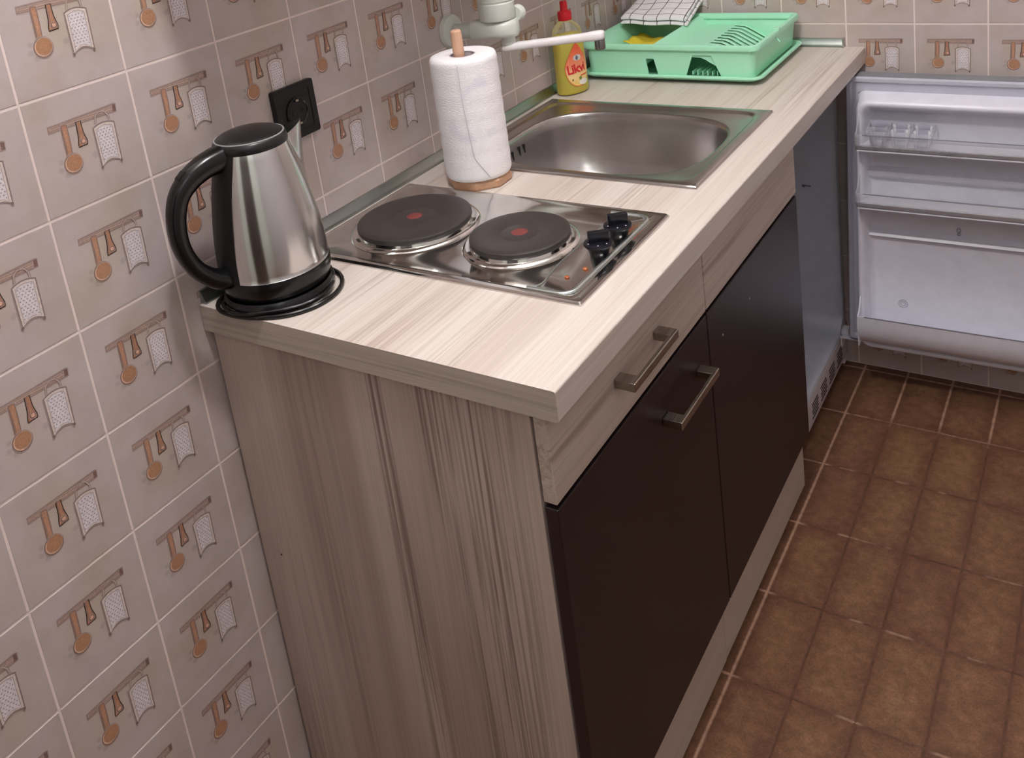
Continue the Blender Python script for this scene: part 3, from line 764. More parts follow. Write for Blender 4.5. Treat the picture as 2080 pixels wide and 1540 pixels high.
def spout():
    E_ = Vector((.281, .928, 1.0525)); S_ = Vector((sc_.x, sc_.y, 1.0395)); dr = (E_ - S_).normalized(); sd = Vector((-dr.y, dr.x, 0)).normalized(); rings = []
    ln = (E_ - S_).length
    for t, w, h in ((-.0150, .004, .003), (-.0140, .0085, .0060), (-.009, .0135, .0075), (0, .0150, .0080), (.012, .0135, .0080), (.035, .0105, .0078), (ln * .6, .0100, .0078), (ln - .022, .0100, .0082), (ln - .010, .0112, .0092), (ln + .002, .0115, .0095), (ln + .009, .0100, .0085), (ln + .0115, .0055, .005)):
        c = S_ + dr * t; ring = []
        for i in range(20):
            a = 2 * PI * i / 20; cc, ss = math.cos(a), math.sin(a); e = 2.8
            ring.append(c + sd * w * math.copysign(abs(cc) ** (2 / e), cc) + Vector((0, 0, 1)) * h * math.copysign(abs(ss) ** (2 / e), ss))
        rings.append(ring)
    o = MB().loft(rings, True, True).build('spout', M['spoutw'], tp, 60)
    MB().lathe([(.0096, 1.0470), (.0100, 1.0460), (.0100, 1.0275), (.0090, 1.0265), (.0085, 1.0285), (.001, 1.0290)], (.282, .9285, 0), 28).build('aerator', M['aer'], o)
spout()

# ------------------------------------------------------------------ washing-up liquid bottle
bx, by = .0465, 1.214
NA = math.radians(-24); bn = Vector((math.cos(NA), math.sin(NA), 0)); bw = Vector((-bn.y, bn.x, 0))
bot = thing('dish_soap_bottle', 'bottle of yellow washing-up liquid with red cap standing behind the sink', 'bottle', (bx, by, TOP))
BP = [(.034, .0225, .0008), (.0385, .0255, .003), (.0400, .0268, .010), (.0398, .0266, .030), (.0392, .0262, .060), (.0388, .0258, .090), (.0388, .0258, .115), (.0380, .0252, .135), (.0345, .0235, .148), (.0265, .0205, .158), (.0170, .0165, .165), (.0140, .0140, .168), (.0138, .0138, .172)]
def bring(w, d, z, n=48): return [Vector((bx, by, TOP + z)) + bw * (w * math.copysign(abs(math.cos(2 * PI * k / n)) ** .9, math.cos(2 * PI * k / n))) + bn * (d * math.copysign(abs(math.sin(2 * PI * k / n)) ** .9, math.sin(2 * PI * k / n))) for k in range(n)]
M['pet'] = clear('clear_bottle_plastic', (254, 254, 246), .95, .06)
def liquid_mat(): return translucent('yellow_soap', (255, 240, 58), .12, .12)
M['soap'] = liquid_mat()
MB().loft([bring(*p) for p in BP], True, False).build('bottle_shell', M['pet'], bot, 60)
MB().loft([bring(w - .0012, d - .0012, z + (.001 if z < .002 else 0)) for w, d, z in BP if z < .137], True, True).build('liquid', M['soap'], bot, 60)
MB().lathe([(.0150, .169), (.0158, .170), (.0158, .186), (.0148, .1885), (.0095, .1905), (.0085, .193), (.0085, .208), (.0075, .212), (.001, .2125)], (bx, by, TOP), 32).build('cap', M['redcap'], bot)
def surf(u, z, off):
    """point on the bottle front: u metres sideways (towards the right of the label), z above the worktop"""
    w, d = .0390, .0260
    for (a, b_, c0), (a1, b1, c1) in zip(BP, BP[1:]):
        if c0 <= z <= c1: f = (z - c0) / (c1 - c0); w, d = a + (a1 - a) * f, b_ + (b1 - b_) * f
    ang = u / .034; s = math.sin(ang); c = math.cos(ang)
    return Vector((bx, by, TOP + z)) + bw * ((w + off) * math.copysign(abs(s) ** .9, s)) + bn * ((d + off) * abs(c) ** .9)
def wrap(poly, off, grid=10):
    """fill a star-shaped label patch with rings so that it follows the curve"""
    cx = sum(p[0] for p in poly) / len(poly); cy = sum(p[1] for p in poly) / len(poly)
    return [[surf(cx + (p[0] - cx) * k / grid, cy + (p[1] - cy) * k / grid, off) for p in poly] for k in range(grid, 0, -1)]
def lab(name, poly, col, off, parent):
    n = len(poly); fine = []
    for i in range(n):
        a, b_ = poly[i], poly[(i + 1) % n]
        for k in range(4): fine.append((a[0] + (b_[0] - a[0]) * k / 4, a[1] + (b_[1] - a[1]) * k / 4))
    return MB().loft(wrap(fine, off), False, True).build(name, col if not isinstance(col, tuple) else plain(name + '_print', col, .4), parent, 60)
drop = [(.001 + .0275 * math.sin(t) * (1 - .72 * max(0, math.cos(t)) ** 1.1), .066 + .050 * math.cos(t) * (1.0 if math.cos(t) > 0 else .92)) for t in [2 * PI * k / 28 for k in range(28)]]
def label_mat():
    t = NT('label_orange'); t.setp(rough=.4)
    tc = t.n('ShaderNodeTexCoord'); sp = t.n('ShaderNodeSeparateXYZ'); t.l(tc.outputs['Object'], sp.inputs[0])
    z = t.math('MULTIPLY', sp.outputs[2], 8.0); n = t.noise(t.coord(), 60, 2); z = t.math('ADD', z, t.math('MULTIPLY', t.math('SUBTRACT', n, .5), .12))
    t.l(t.ramp(z, [(.14, lin(240, 200, 96)), (.34, lin(246, 214, 150)), (.52, lin(238, 148, 108)), (.85, lin(226, 92, 56))]), t.p.inputs['Base Color']); return t.m
edge = lab('label_edge', [(x * 1.07, .066 + (z - .066) * 1.04) for x, z in drop], (226, 112, 52), .0004, bot)
lb = lab('label', drop, label_mat(), .0008, bot)
blob = lambda cx, cz_, rx, rz, n=12: [(cx + rx * math.sin(2 * PI * k / n), cz_ + rz * math.cos(2 * PI * k / n)) for k in range(n)]
lab('label_splash', blob(.001, .085, .0080, .0070), (214, 206, 206), .0011, lb)
lab('label_emblem', [(-.0012, .090), (.0012, .090), (.0016, .086), (.0042, .0845), (.0015, .0832), (.0012, .0795), (-.0012, .0795), (-.0015, .0832), (-.0042, .0845), (-.0016, .086)], (96, 92, 108), .0014, lb)
lab('label_white_foot', blob(.010, .0275, .0105, .0070), (236, 230, 222), .0011, lb)
lab('label_leaf', blob(.003, .037, .0028, .0042), (120, 140, 60), .0014, lb)
lab('label_stripe', [(.004, .044), (.022, .046), (.022, .042), (.004, .0405)], (222, 110, 70), .0012, lb)
lab('label_seed', blob(-.012, .036, .0016, .0026), (112, 104, 40), .0013, lb)
def bottle_text(body, size, u0, z0, col, off, tilt):
    cu = bpy.data.curves.new('lettering', 'FONT'); cu.body = body; cu.size = size; cu.extrude = .0; cu.space_character = .92; cu.offset = size * .022
    ob = bpy.data.objects.new('lettering', cu); COL.objects.link(ob)
    dg = bpy.context.evaluated_depsgraph_get(); me = bpy.data.meshes.new_from_object(ob.evaluated_get(dg)); bpy.data.objects.remove(ob); bpy.data.curves.remove(cu)
    bm = bmesh.new(); bm.from_mesh(me); bmesh.ops.subdivide_edges(bm, edges=[e for e in bm.edges if e.calc_length() > .004], cuts=2)
    ct, st = math.cos(tilt), math.sin(tilt)
    for v in bm.verts:
        x, y = v.co.x * .82, v.co.y; v.co = surf(u0 + x * ct - y * st, z0 + (x * st + y * ct), off)
    m = MB(); m.bm.free(); m.bm = bm; bpy.data.meshes.remove(me)
    return m
bottle_text('Likvi', .0290, -.0225, .0500, None, .0016, .07).build('lettering', plain('letter_red', (208, 30, 44), .4), lb, 0)

# ------------------------------------------------------------------ drip tray and dish rack
tray = MB()
def rr3(x0, x1, y0, y1, r, z): return at_z(rrect(x0, x1, y0, y1, r, 8), z)
tx0, tx1, ty0, ty1 = .0180, .4520, 1.3045, 1.6330
tray.loft([rr3(tx0 + .02, tx1 - .02, ty0 + .02, ty1 - .02, .02, TOP + .0065), rr3(tx0 + .012, tx1 - .012, ty0 + .012, ty1 - .012, .022, TOP + .0068), rr3(tx0 + .006, tx1 - .006, ty0 + .006, ty1 - .006, .024, TOP + .0135),
           rr3(tx0, tx1, ty0, ty1, .026, TOP + .0138), rr3(tx0 - .0005, tx1 + .0005, ty0 - .0005, ty1 + .0005, .026, TOP + .0170), rr3(tx0 + .001, tx1 - .001, ty0 + .001, ty1 - .001, .025, TOP + .0192), rr3(tx0 + .007, tx1 - .007, ty0 + .007, ty1 - .007, .022, TOP + .0192),
           rr3(tx0 + .012, tx1 - .012, ty0 + .012, ty1 - .012, .020, TOP + .0125), rr3(tx0 + .02, tx1 - .02, ty0 + .02, ty1 - .02, .018, TOP + .0090)], True, True)
for x, y in ((.06, 1.345), (.41, 1.345), (.06, 1.60), (.41, 1.60)): tray.lathe([(.009, TOP + .0004), (.010, TOP + .0070)], (x, y, 0), 16)
tag(tray.build('drip_tray', M['mint'], None, 50), 'shallow mint green drip tray under the dish rack at the end of the worktop', 'tray')

rk = thing('dish_rack', 'mint green plastic dish rack standing in its drip tray by the far wall', 'dish rack', (.235, 1.47, TOP + .0095))
rx0, rx1, ry0, ry1 = .0225, .4475, 1.3100, 1.6290
zb, zr = TOP + .0135, TOP + .088
def rack():
    m = MB(); t = .0022
    bx0, bx1, by0, by1 = rx0 + .012, rx1 - .016, ry0 + .006, ry1 - .006   # foot of the walls
    # front wall with its cut-outs, the other three sides as one wrapped wall
    rc = .020; tx0_, tx1_ = rx0 + .006, rx1 - .0075; zt_ = zr - .010
    top = [(tx1_ - rc, zt_), (tx0_ + rc, zt_)]
    bottom = [(bx0 + rc, zb), (.190, zb), (.1845, .899), (.2045, .899), (.2135, zb), (.279, zb), (.298, .909), (.341, .909), (.363, zb), (bx1 - rc, zb)]
    m.prism(bottom + top, by0, by0 + t, 'y')
    def wrapped(x0, x1, z, ins):
        p = rrect(x0 + ins, x1 - ins, by0 + ins, by1 - ins, rc - ins, 8); p = p[27:] + p[:27]
        return [(q[0], q[1], z) for q in p]
    m.loft([wrapped(bx0, bx1, zb, 0), wrapped(tx0_, tx1_, zt_, 0), wrapped(tx0_, tx1_, zt_, t), wrapped(bx0, bx1, zb, t)], False, False, False, True)
    # rolled rim
    def rim(o, z, r): return rr3(rx0 + o, rx1 - o, ry0 + o, ry1 - o, r, z)
    m.loft([rim(.0050, zr - .0130, .018), rim(.0, zr - .0125, .022), rim(-.001, zr - .004, .023), rim(.001, zr - .0006, .021), rim(.0045, zr, .019), rim(.0095, zr - .001, .016), rim(.0115, zr - .004, .014), rim(.0130, zr - .013, .013), rim(.0050, zr - .0130, .018)])
    m.build('basket', M['mint'], rk, 40)
    # moulded interior: flat cutlery floor, ridge, slotted plate shelf stepping down to a gutter
    prof = [(rx0 + .0115, zr - .006), (.046, .884), (.060, .878), (.172, .878), (.182, .884), (.193, .925), (.199, .928), (.205, .925), (.218, .9055), (.286, .9045), (.292, .9045), (.316, .9030), (.326, .8990), (.372, .872), (.384, .868), (.412, .868), (.420, .874), (rx1 - .0125, zr - .006)]
    slot0, slot1 = 10, 12          # profile segments that are open in a slot
    ys = [ry0 + .0095]; slots = [(1.416 + k * .0232, 1.416 + k * .0232 + .0085) for k in range(9)]
    for a, b in slots: ys += [a, b]
    ys.append(ry1 - .0095)
    b = bmesh.new()
    V = [[b.verts.new((x, y, z)) for x, z in prof] for y in ys]
    for r in range(len(ys) - 1):
        is_slot = r % 2 == 1
        for q in range(len(prof) - 1):
            if is_slot and slot0 <= q <= slot1: continue
            b.faces.new((V[r][q], V[r][q + 1], V[r + 1][q + 1], V[r + 1][q]))
    for r, flip in ((0, 1), (-1, 0)):   # end walls up to the rim
        y = ys[r]; zt = zr - .006; x = [p[0] for p in prof]
        up = [b.verts.new((q, y, zt)) for q in x[1:-1]]
        row = V[r]; upr = [row[0]] + up + [row[-1]]
        for q in range(len(prof) - 1):
            vs = [row[q], row[q + 1], upr[q + 1], upr[q]]; vs = list(dict.fromkeys(vs))
            if len(vs) > 2: b.faces.new(vs)
    bmesh.ops.recalc_face_normals(b, faces=b.faces[:])
    ins = MB(); ins.bm.free(); ins.bm = b
    o = ins.build('plate_insert', M['mint'], rk, 30)
    sm = o.modifiers.new('thickness', 'SOLIDIFY'); sm.thickness = .0008; sm.offset = 0
    f = MB()
    for k in range(7): f.box(.289 + k * .0115, .2915 + k * .0115, ry0 + .02, ry1 - .02, zb + .002, zb + .010 + .002 * (k % 2))
    f.build('under_rib', M['mint'], rk)
    tb = MB(); tb.box(rx1 - .012, rx1 + .002, 1.452, 1.468, zr - .010, zr + .0045, .002); tb.tube([(rx1 - .004, 1.45, zr - .016), (rx1 + .008, 1.44, zr - .024)], .0018, 6)
    tb.build('rim_tab', M['mint'], rk)
rack()

# yellow cloth in the rack
def cloth():
    n, m_ = 14, 10; rows = []
    b = bmesh.new(); V = []
    for i in range(n):
        row = []
        for j in range(m_):
            x = .052 + .100 * i / (n - 1) + .008 * j / m_; y = 1.475 + .085 * j / (m_ - 1)
            row.append(b.verts.new((x, y, .8835 + .0025 * math.sin(i * .9) + .0025 * math.cos(j * 1.3 + i * .4) + .010 * (i < 3) * (1 - i / 3))))
        V.append(row)
    for i in range(n - 1):
        for j in range(m_ - 1): b.faces.new((V[i][j], V[i + 1][j], V[i + 1][j + 1], V[i][j + 1]))
    bmesh.ops.recalc_face_normals(b, faces=b.faces[:]); c = MB(); c.bm.free(); c.bm = b
    o = c.build('sponge_cloth', M['yellow'], None, 60); s = o.modifiers.new('t', 'SOLIDIFY'); s.thickness = .003; s.offset = 1
    tag(o, 'yellow sponge cloth lying in the left side of the dish rack', 'cloth')
cloth()

def towel_mat():
    t = NT('checked_towel'); t.setp(rough=.95, spec=.1)
    tc = t.n('ShaderNodeTexCoord'); sp = t.n('ShaderNodeSeparateXYZ'); t.l(tc.outputs['UV'], sp.inputs[0])
    def stripe(s, p, w): 
        q = t.math('FRACT', t.math('DIVIDE', s, p)); return t.math('LESS_THAN', q, w)
    a = t.math('MAXIMUM', stripe(sp.outputs[0], .0345, .062), stripe(sp.outputs[1], .0345, .062))
    n = t.noise(t.coord(), 900, 2); w = t.mix(n, lin(224, 220, 222), lin(240, 238, 238))
    t.l(t.mix(t.math('MULTIPLY', a, .88), w, lin(34, 30, 40)), t.p.inputs['Base Color']); t.bump(n, .2, .0006); return t.m
M['towel'] = towel_mat()
def towel():
    ang = math.radians(4); O = Vector((.0400, 1.497, .9350)); ux = Vector((math.cos(ang), math.sin(ang), 0)); uy = Vector((-math.sin(ang), math.cos(ang), 0))
    W, D = .170, .140; nx, ny = 30, 24; b = bmesh.new(); uvl = b.loops.layers.uv.new('UVMap')
    def drop(u, v): # sag between the rims, front lip droops a little
        return .020 * (max(v, 0) / D) ** 1.5 - .007 * math.exp(-((v - 0) / .035) ** 2) * (.4 + u / W) + .0015 * math.sin(u * 60 + v * 30) + .0012 * math.sin(v * 75)
    layers = []
    zs = [.0005, .0105, .0115, .0225]
    def sheet(z, dx0, dx1, dy0, dy1, k):
        g = [[None] * ny for _ in range(nx)]
        for i in range(nx):
            for j in range(ny):
                fu, fv = i / (nx - 1), j / (ny - 1); u = dx0 + (W - dx1 - dx0) * fu; v = dy0 + (D - dy1 - dy0) * fv
                r = min(fu * W, (1 - fu) * W, fv * D, (1 - fv) * D); rnd = .003 * max(0, 1 - r / .006) ** 2
                g[i][j] = (u, v, z + drop(u, v) + (-rnd if k % 2 else rnd))
        return g
    for L_ in range(2):
        e = (0, .003, .006)[L_]
        lo = sheet(zs[2 * L_], e * .3, e, e * .3, 0, 0); hi = sheet(zs[2 * L_ + 1], e * .3, e, e * .3, 0, 1)
        vs = []
        for g in (lo, hi): vs.append([[b.verts.new(O + ux * p[0] + uy * p[1] + Vector((0, 0, p[2]))) for p in row] for row in g])
        def face(q, uv):
            f = b.faces.new(q)
            for lp, w_ in zip(f.loops, uv): lp[uvl].uv = w_
        def U(g, i, j, off=0): return (g[i][j][0] + .011, g[i][j][1] + .018 + off)
        for i in range(nx - 1):
            for j in range(ny - 1):
                q = [(i, j), (i + 1, j), (i + 1, j + 1), (i, j + 1)]
                face([vs[1][a][c_] for a, c_ in q], [U(hi, a, c_) for a, c_ in q])
                face([vs[0][a][c_] for a, c_ in q[::-1]], [U(lo, a, c_) for a, c_ in q[::-1]])
        for i in range(nx - 1):
            for j, s_ in ((0, -1), (ny - 1, 1)):
                q = [vs[0][i][j], vs[0][i + 1][j], vs[1][i + 1][j], vs[1][i][j]]
                uv = [U(hi, i, j, s_ * .007), U(hi, i + 1, j, s_ * .007), U(hi, i + 1, j), U(hi, i, j)]; face(q, uv)
        for j in range(ny - 1):
            for i, s_ in ((0, -1), (nx - 1, 1)):
                q = [vs[0][i][j], vs[0][i][j + 1], vs[1][i][j + 1], vs[1][i][j]]
                uv = [(U(hi, i, j)[0] + s_ * .007, U(hi, i, j)[1]), (U(hi, i, j + 1)[0] + s_ * .007, U(hi, i, j + 1)[1]), U(hi, i, j + 1), U(hi, i, j)]; face(q, uv)
    bmesh.ops.recalc_face_normals(b, faces=b.faces[:]); c = MB(); c.bm.free(); c.bm = b
    tag(c.build('kitchen_towel', M['towel'], None, 60), 'folded white kitchen towel with black grid lying across the dish rack', 'towel')
towel()

# ------------------------------------------------------------------ fridge with its door open
fr = thing('fridge', 'small white fridge with open door under the far end of the worktop', 'fridge', (.27, 1.40, 0))
Y0, Y1, FXF, FZ = 1.148, 1.640, .520, .798
IY0, IY1, IZ0, IZ1 = Y0 + .030, 1.609, .118, .765
f = MB()
f.box(.030, FXF, Y0, Y0 + .028, .012, FZ, .003); f.box(.030, FXF, IY1 + .003, Y1, .012, FZ, .003); f.box(.030, FXF, Y0, Y1, IZ1 + .003, FZ, .003); f.box(.030, .06, Y0, Y1, .012, FZ, .003); f.box(.030, FXF - .01, Y0, Y1, .02, .110, .002)
for y in (Y0 + .04, Y1 - .04):
    f.lathe([(.018, .0005), (.018, .013)], (.48, y, 0), 14); f.lathe([(.018, .0005), (.018, .013)], (.09, y, 0), 14)
f.build('cabinet_shell', M['fridge'], fr)
def liner():
    def sec(x, r): return [(x, p[0], p[1]) for p in rrect(IY0, IY1, IZ0, IZ1, r, 8)]
    def sm(x, d, r): return [(x, p[0], p[1]) for p in rrect(IY0 + d, IY1 - d, IZ0 + d, IZ1 - d, r, 8)]
    return MB().loft([sm(FXF + .0005, -.010, .03), sm(FXF + .001, -.006, .034), sm(FXF - .002, -.001, .036), sm(FXF - .02, .002, .04), sm(.13, .004, .04), sm(.10, .03, .04)], False, True).build('liner', M['fridgeliner'], fr, 50)
liner()
g = MB(); g.box(FXF - .006, FXF + .002, Y0 + .002, Y1 - .002, .034, .108, .002); gr = g.build('kick_grille', plain('grille_white', (205, 198, 202), .45), fr)
for gi in range(4):
    for q in range(5):
        yc = 1.335 + gi * .0745; z = .050 + q * .0085
        MB().box(FXF + .0012, FXF + .0026, yc - .026 + .004 * (q % 2), yc + .022 + .004 * (q % 2), z - .0017, z + .0017).build('vent_slot', M['gap'], gr, 0)
hb = MB(); hb.box(FXF - .002, FXF + .060, 1.575, 1.612, .1085, .1115, .001); hb.box(FXF + .0005, FXF + .004, 1.578, 1.612, .080, .1115, .0008); hb.box(FXF + .001, FXF + .018, 1.585, 1.612, .1115, .126, .002)
hb.build('hinge_bracket', M['fridge'], fr)
# thermostat mark on the liner wall
hm = MB(); hm.box(.440, .458, IY1 - .006, IY1 - .0035, .4985, .5005); hm.obox((.440, IY1 - .005, .4995), (.7, 0, .7), (0, 1, 0), (-.7, 0, .7), .004, .0012, .0009); hm.obox((.440, IY1 - .005, .4980), (.7, 0, -.7), (0, 1, 0), (.7, 0, .7), .004, .0012, .0009)
hm.build('liner_mark', plain('liner_mark_grey', (96, 104, 112), .5), fr)

# door, written in its own axes: x along the width, -y towards the kitchen (inner face), z up
DO = Vector((.530, 1.556, 0)); DR = (0, math.radians(1.3), math.radians(3.2))
door = bpy.data.objects.new('door', None); COL.objects.link(door); door.parent = fr
door.location = DO - Vector(fr.location); door.rotation_euler = DR
DU0, DU1, DZ0, DZ1 = .016, .478, .129, .800
def dbuild(m, name, mat, parent=door, smooth=40): return m.build(name, mat, parent, smooth, loc=(0, 0, 0))
def dr_(x0, x1, z0, z1, r, y, n=8): return [(p[0], y, p[1]) for p in rrect(x0, x1, z0, z1, r, n)]
m = MB(); m.loft([dr_(DU0, DU1, DZ0, DZ1, .004, .004), dr_(DU0, DU1, DZ0, DZ1, .004, .040), dr_(DU0 + .004, DU1 - .004, DZ0 + .004, DZ1 - .004, .005, .044)], True, True)
dbuild(m, 'outer_skin', M['fridgegrey'])
m = MB(); m.loft([dr_(DU0 + .001, DU1 - .001, DZ0 + .001, DZ1 - .001, .006, .004), dr_(DU0 + .001, DU1 - .001, DZ0 + .001, DZ1 - .001, .006, -.004), dr_(DU0 + .003, DU1 - .003, DZ0 + .003, DZ1 - .003, .007, -.007),
                  dr_(DU0 + .010, DU1 - .010, DZ0 + .010, DZ1 - .010, .008, -.007), dr_(DU0 + .014, DU1 - .014, DZ0 + .014, DZ1 - .014, .008, -.002), dr_(DU0 + .026, DU1 - .026, DZ0 + .030, DZ1 - .034, .01, -.002)], False, False)
dbuild(m, 'gasket', M['gasket'])
LX0, LX1, LZ0, LZ1 = DU0 + .028, DU1 - .026, DZ0 + .006, DZ1 - .036
m = MB()
dep = -.050
m.loft([dr_(LX0 - .004, LX1 + .004, LZ0, LZ1 + .004, .02, -.001), dr_(LX0, LX1, LZ0 + .001, LZ1, .022, -.014), dr_(LX0 + .001, LX1 - .001, LZ0 + .003, LZ1 - .004, .026, dep + .008), dr_(LX0 + .004, LX1 - .004, LZ0 + .006, LZ1 - .010, .026, dep + .001), dr_(LX0 + .009, LX1 - .009, LZ0 + .010, LZ1 - .016, .024, dep),
        dr_(LX0 + .014, LX1 - .014, LZ0 + .015, LZ1 - .022, .022, dep + .004), dr_(LX0 + .019, LX1 - .019, LZ0 + .020, LZ1 - .030, .020, dep + .016), dr_(LX0 + .024, LX1 - .024, LZ0 + .024, LZ1 - .034, .018, -.014), dr_(LX0 + .032, LX1 - .032, LZ0 + .03, LZ1 - .040, .016, -.009)], False, True)
dbuild(m, 'inner_liner', M['fridge'], smooth=60)
# shelf ledges moulded across the liner
def ledge(z, d, h):
    q = MB(); q.prism([(-.008, z - h), (-.020, z - h * .4), (-d, z), (-d - .004, z + h * .5), (-.008, z + h * .9)], LX0 + .02, LX1 - .02, 'x')
    return dbuild(q, 'liner_ledge', M['fridge'], smooth=60)
ledge(.575, .022, .018); ledge(.425, .016, .014)
def bin_(z0, z1, depth, name, mat, bulge=.006):
    q = MB(); x0, x1 = LX0 + .006, LX1 - .006; t = .0022
    prof = [(-.012, z0), (-depth + .016, z0), (-depth + .005, z0 + .003), (-depth, z0 + .010), (-depth - bulge * .6, (z0 + z1) / 2), (-depth - bulge, z1 - .003), (-depth - bulge, z1)]
    if bulge > .008:
        prof = [(-.012, z0), (-.048, z0 + .001), (-.066, z0 + .007), (-.079, z0 + .019), (-.088, z0 + .036), (-.093, z0 + .058), (-depth - bulge, z1)]
    inn = [(-depth - bulge + t, z1), (-depth - bulge * .6 + t, (z0 + z1) / 2), (-depth + t, z0 + .011), (-depth + .006, z0 + .003 + t), (-depth + .016, z0 + t), (-.012, z0 + t)]
    if bulge > .008: inn = [(p[0] + t * 1.3, p[1] + t) for p in prof[::-1]]; inn[0] = (prof[-1][0] + t, z1); inn[-1] = (-.012, z0 + t)
    q.prism(prof + inn, x0, x1, 'x')
    for x in (x0, x1 - .003):
        q.prism([(-.012, z0), (-depth + .004, z0 + .001), (-depth - bulge, z1), (-depth + .01, z1 + .004), (-.050, z1 + .030), (-.030, z1 + .034), (-.012, z1 + .010)], x, x + .003, 'x')
    o = dbuild(q, name, mat, smooth=40)
    r = MB(); r.tube([(x0 + .012, -depth - bulge - .0006, z1 + .0004), (x1 - .012, -depth - bulge - .0006, z1 + .0004)], .0009, 6); r.build('rack_top_edge', plain('rack_edge_grey', (140, 138, 150), .4), o, 60, loc=(0, 0, 0)) if False else None
    return o, (x0, x1, depth, bulge)
r1, i1 = bin_(.651, .693, .088, 'upper_rack', M['clear'])
r2, i2 = bin_(.512, .553, .088, 'middle_rack', M['clear'])
r3, i3 = bin_(.157, .243, .084, 'bottom_rack', M['fridge'], .010)
for z1, dp, bl in ((.693, .088, .006), (.553, .088, .006), (.243, .084, .010)):
    q = MB(); q.tube([(LX0 + .022, -dp - bl - .0004, z1 + .0006), (LX1 - .022, -dp - bl - .0004, z1 + .0006)], .0010, 6); dbuild(q, 'rack_rim', plain('rim_grey', (120, 118, 132), .5))
for z0, dp in ((.651, .088), (.512, .088)):
    q = MB(); q.tube([(LX0 + .008, -dp + .006, z0 + .001), (LX1 - .008, -dp + .006, z0 + .001)], .0022, 8); dbuild(q, 'rack_foot', M['fridge'])
M['frost'] = clear('shade_slab_frost', (246, 246, 250), .38, .3)
for z0 in (.651, .512):
    q = MB(); q.box(LX0 + .0095, LX1 - .0095, -.080, -.014, z0 + .0026, z0 + .0042, .0004); dbuild(q, 'shade_slab', M['frost'])  # frosted slab added so the clear racks cast shade on the liner
# moulded writing and marks
def dtext(body, size, x, y, z, name, mat):
    cu = bpy.data.curves.new(name, 'FONT'); cu.body = body; cu.size = size; cu.extrude = .0003; cu.align_x = 'LEFT'
    ob = bpy.data.objects.new(name, cu); COL.objects.link(ob)
    dg = bpy.context.evaluated_depsgraph_get(); me = bpy.data.meshes.new_from_object(ob.evaluated_get(dg)); bpy.data.objects.remove(ob); bpy.data.curves.remove(cu)
    me.transform(Matrix.Translation((x, y, z)) @ Matrix.Rotation(PI / 2, 4, 'X')); me.materials.clear(); me.materials.append(mat)
    o = bpy.data.objects.new(name, me); COL.objects.link(o); o.parent = door; return o
dtext('UNIVERSAL', .0085, .222, -.0950, .6640, 'moulded_lettering', M['raisedprint'])
q = MB(); 
for r_, c_ in ((.0100, .218), (.0055, .218)): q.tube([(.140 + r_ * math.cos(2 * PI * k / 24), -.0095, c_ + .028 + r_ * math.sin(2 * PI * k / 24)) for k in range(24)], .0006, 6, True)
dbuild(q, 'moulded_circle', plain('circle_grey', (172, 170, 184), .5))
q = MB(); q.tube([(.257 + .0042 * math.cos(2 * PI * k / 16), -.0100, .450 + .0048 * math.sin(2 * PI * k / 16)) for k in range(16)], .0008, 6, True); q.tube([(.257 + .0030 * math.cos(2 * PI * k / 16), -.0100, .4405 + .0034 * math.sin(2 * PI * k / 16)) for k in range(16)], .0008, 6, True)
dbuild(q, 'moulded_emblem', M['raisedprint'])

# egg tray resting in the upper rack
eg = thing('egg_tray', 'clear plastic egg tray in the upper rack of the open fridge door', 'egg tray', tuple(DO), rot=DR)
def egg_tray():
    b = MB(); x0, z0, zt = .072, .6556, .7000
    ncol, nrow, p = 3, 2, .0455
    yb = -.018
    for i in range(ncol):
        for j in range(nrow):
            cx, cy = x0 + p * (i + .5), yb - .036 * (j + .5)
            b.lathe([(.010, z0), (.014, z0 + .004), (.0168, z0 + .020), (.0176, zt - .004), (.0185, zt)], (cx, cy, 0), 24, 'z', True, False)
    b.box(x0, x0 + p * ncol, yb - .0745, yb - .0725, zt - .016, zt + .002, .0006); b.box(x0, x0 + p * ncol, yb - .0015, yb, zt - .010, zt + .002, .0006)
    for i in range(ncol + 1): b.box(x0 + p * i - .001, x0 + p * i + .001, yb - .0745, yb, zt - .008, zt, .0004)
    b.box(x0, x0 + p * ncol, yb - .0375, yb - .0355, zt - .008, zt, .0004)
    b.build('cup_tray', M['clearegg'], eg, 50, loc=(0, 0, 0))
egg_tray()

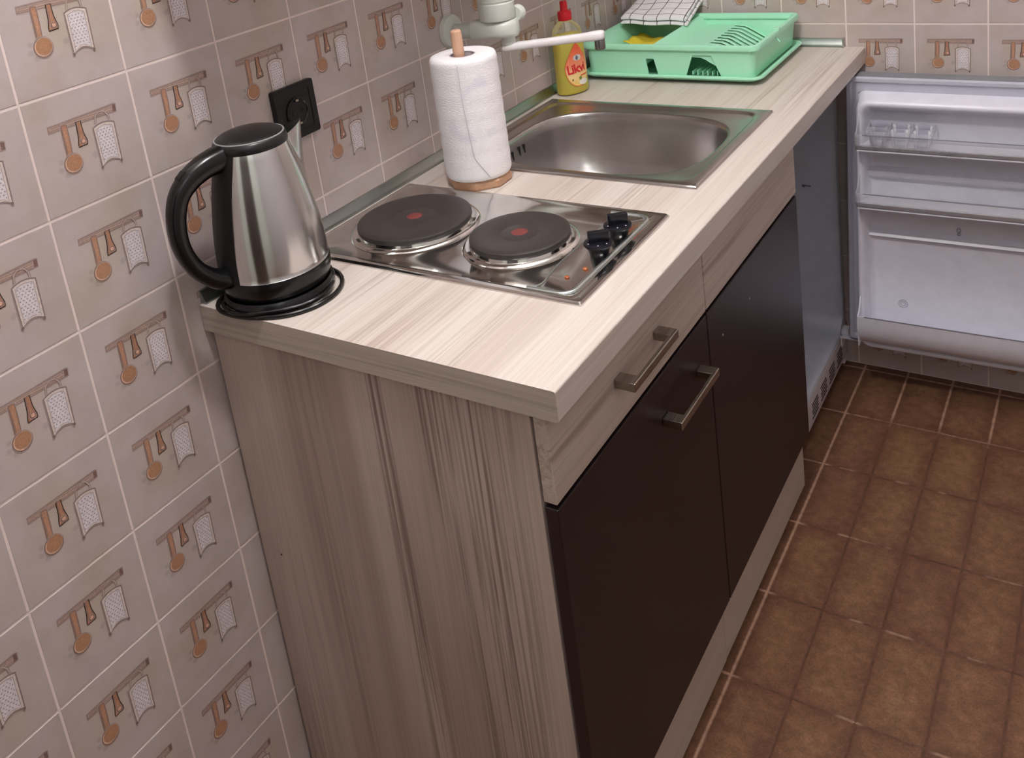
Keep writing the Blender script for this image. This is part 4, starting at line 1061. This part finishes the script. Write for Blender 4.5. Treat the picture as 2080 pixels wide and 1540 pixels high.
# ------------------------------------------------------------------ lamps
LAMPS = [('round white ceiling lamp above the near end of the counter', (.63, .0, 2.40), 43, .06, (1.0, .972, .972)),
         ('round white ceiling lamp above the sink end of the counter', (.70, .72, 2.40), 15.5, .08, (1.0, .975, .985)),
         ('added fill lamp on the ceiling behind the camera', (1.40, -1.15, 2.40), 6, .10, (.98, .97, 1.0))]  # last one is a fill lamp added to brighten faces turned to the camera
for lbl, (x, y, z), pw, rad, colr in LAMPS:
    cl = thing('ceiling_lamp', lbl, 'lamp', (x, y, ROOM_H))
    MB().lathe([(.001, ROOM_H - .0005), (.09, ROOM_H - .0005), (.095, ROOM_H - .015), (.09, ROOM_H - .035), (.075, ROOM_H - .04), (.001, ROOM_H - .04)], (x, y, 0), 40).build('mount', M['lampm'], cl)
    ld = bpy.data.lights.new('bulb', 'POINT'); ld.energy = pw; ld.shadow_soft_size = rad; ld.color = colr
    o = bpy.data.objects.new('bulb', ld); COL.objects.link(o); o.location = (x, y, z)

wd = bpy.data.worlds.new('World'); SC.world = wd; wd.use_nodes = True
wd.node_tree.nodes['Background'].inputs[0].default_value = (.9, .92, 1, 1); wd.node_tree.nodes['Background'].inputs[1].default_value = .05

# ------------------------------------------------------------------ camera (solved from the tile grid)
Cc = Vector((1.1001, -.5854, 1.4439))
Rr = ((.8401, .5273, -.1269), (.0309, -.2801, -.9595), (-.5415, .8022, -.2516))
cam = bpy.data.cameras.new('camera'); co = bpy.data.objects.new('camera', cam); COL.objects.link(co)
X = Vector(Rr[0]).normalized(); Zf = Vector(Rr[2]); Zf = (Zf - X * Zf.dot(X)).normalized(); Yd = Zf.cross(X)
mw = Matrix((X, -Yd, -Zf)).transposed().to_4x4(); mw.translation = Cc; co.matrix_world = mw
cam.sensor_fit = 'HORIZONTAL'; cam.sensor_width = 36; cam.lens = 1932.3 / 2080 * 36; cam.shift_x = 0; cam.shift_y = (153 - 770) / 2080
cam.clip_start = .02; cam.clip_end = 20
SC.camera = co
vs = SC.view_settings; vs.view_transform = 'Standard'; vs.look = 'None'; vs.gamma = 1; vs.use_curve_mapping = False; vs.exposure = 0.0
SC.cycles.max_bounces = 10; SC.cycles.transparent_max_bounces = 16
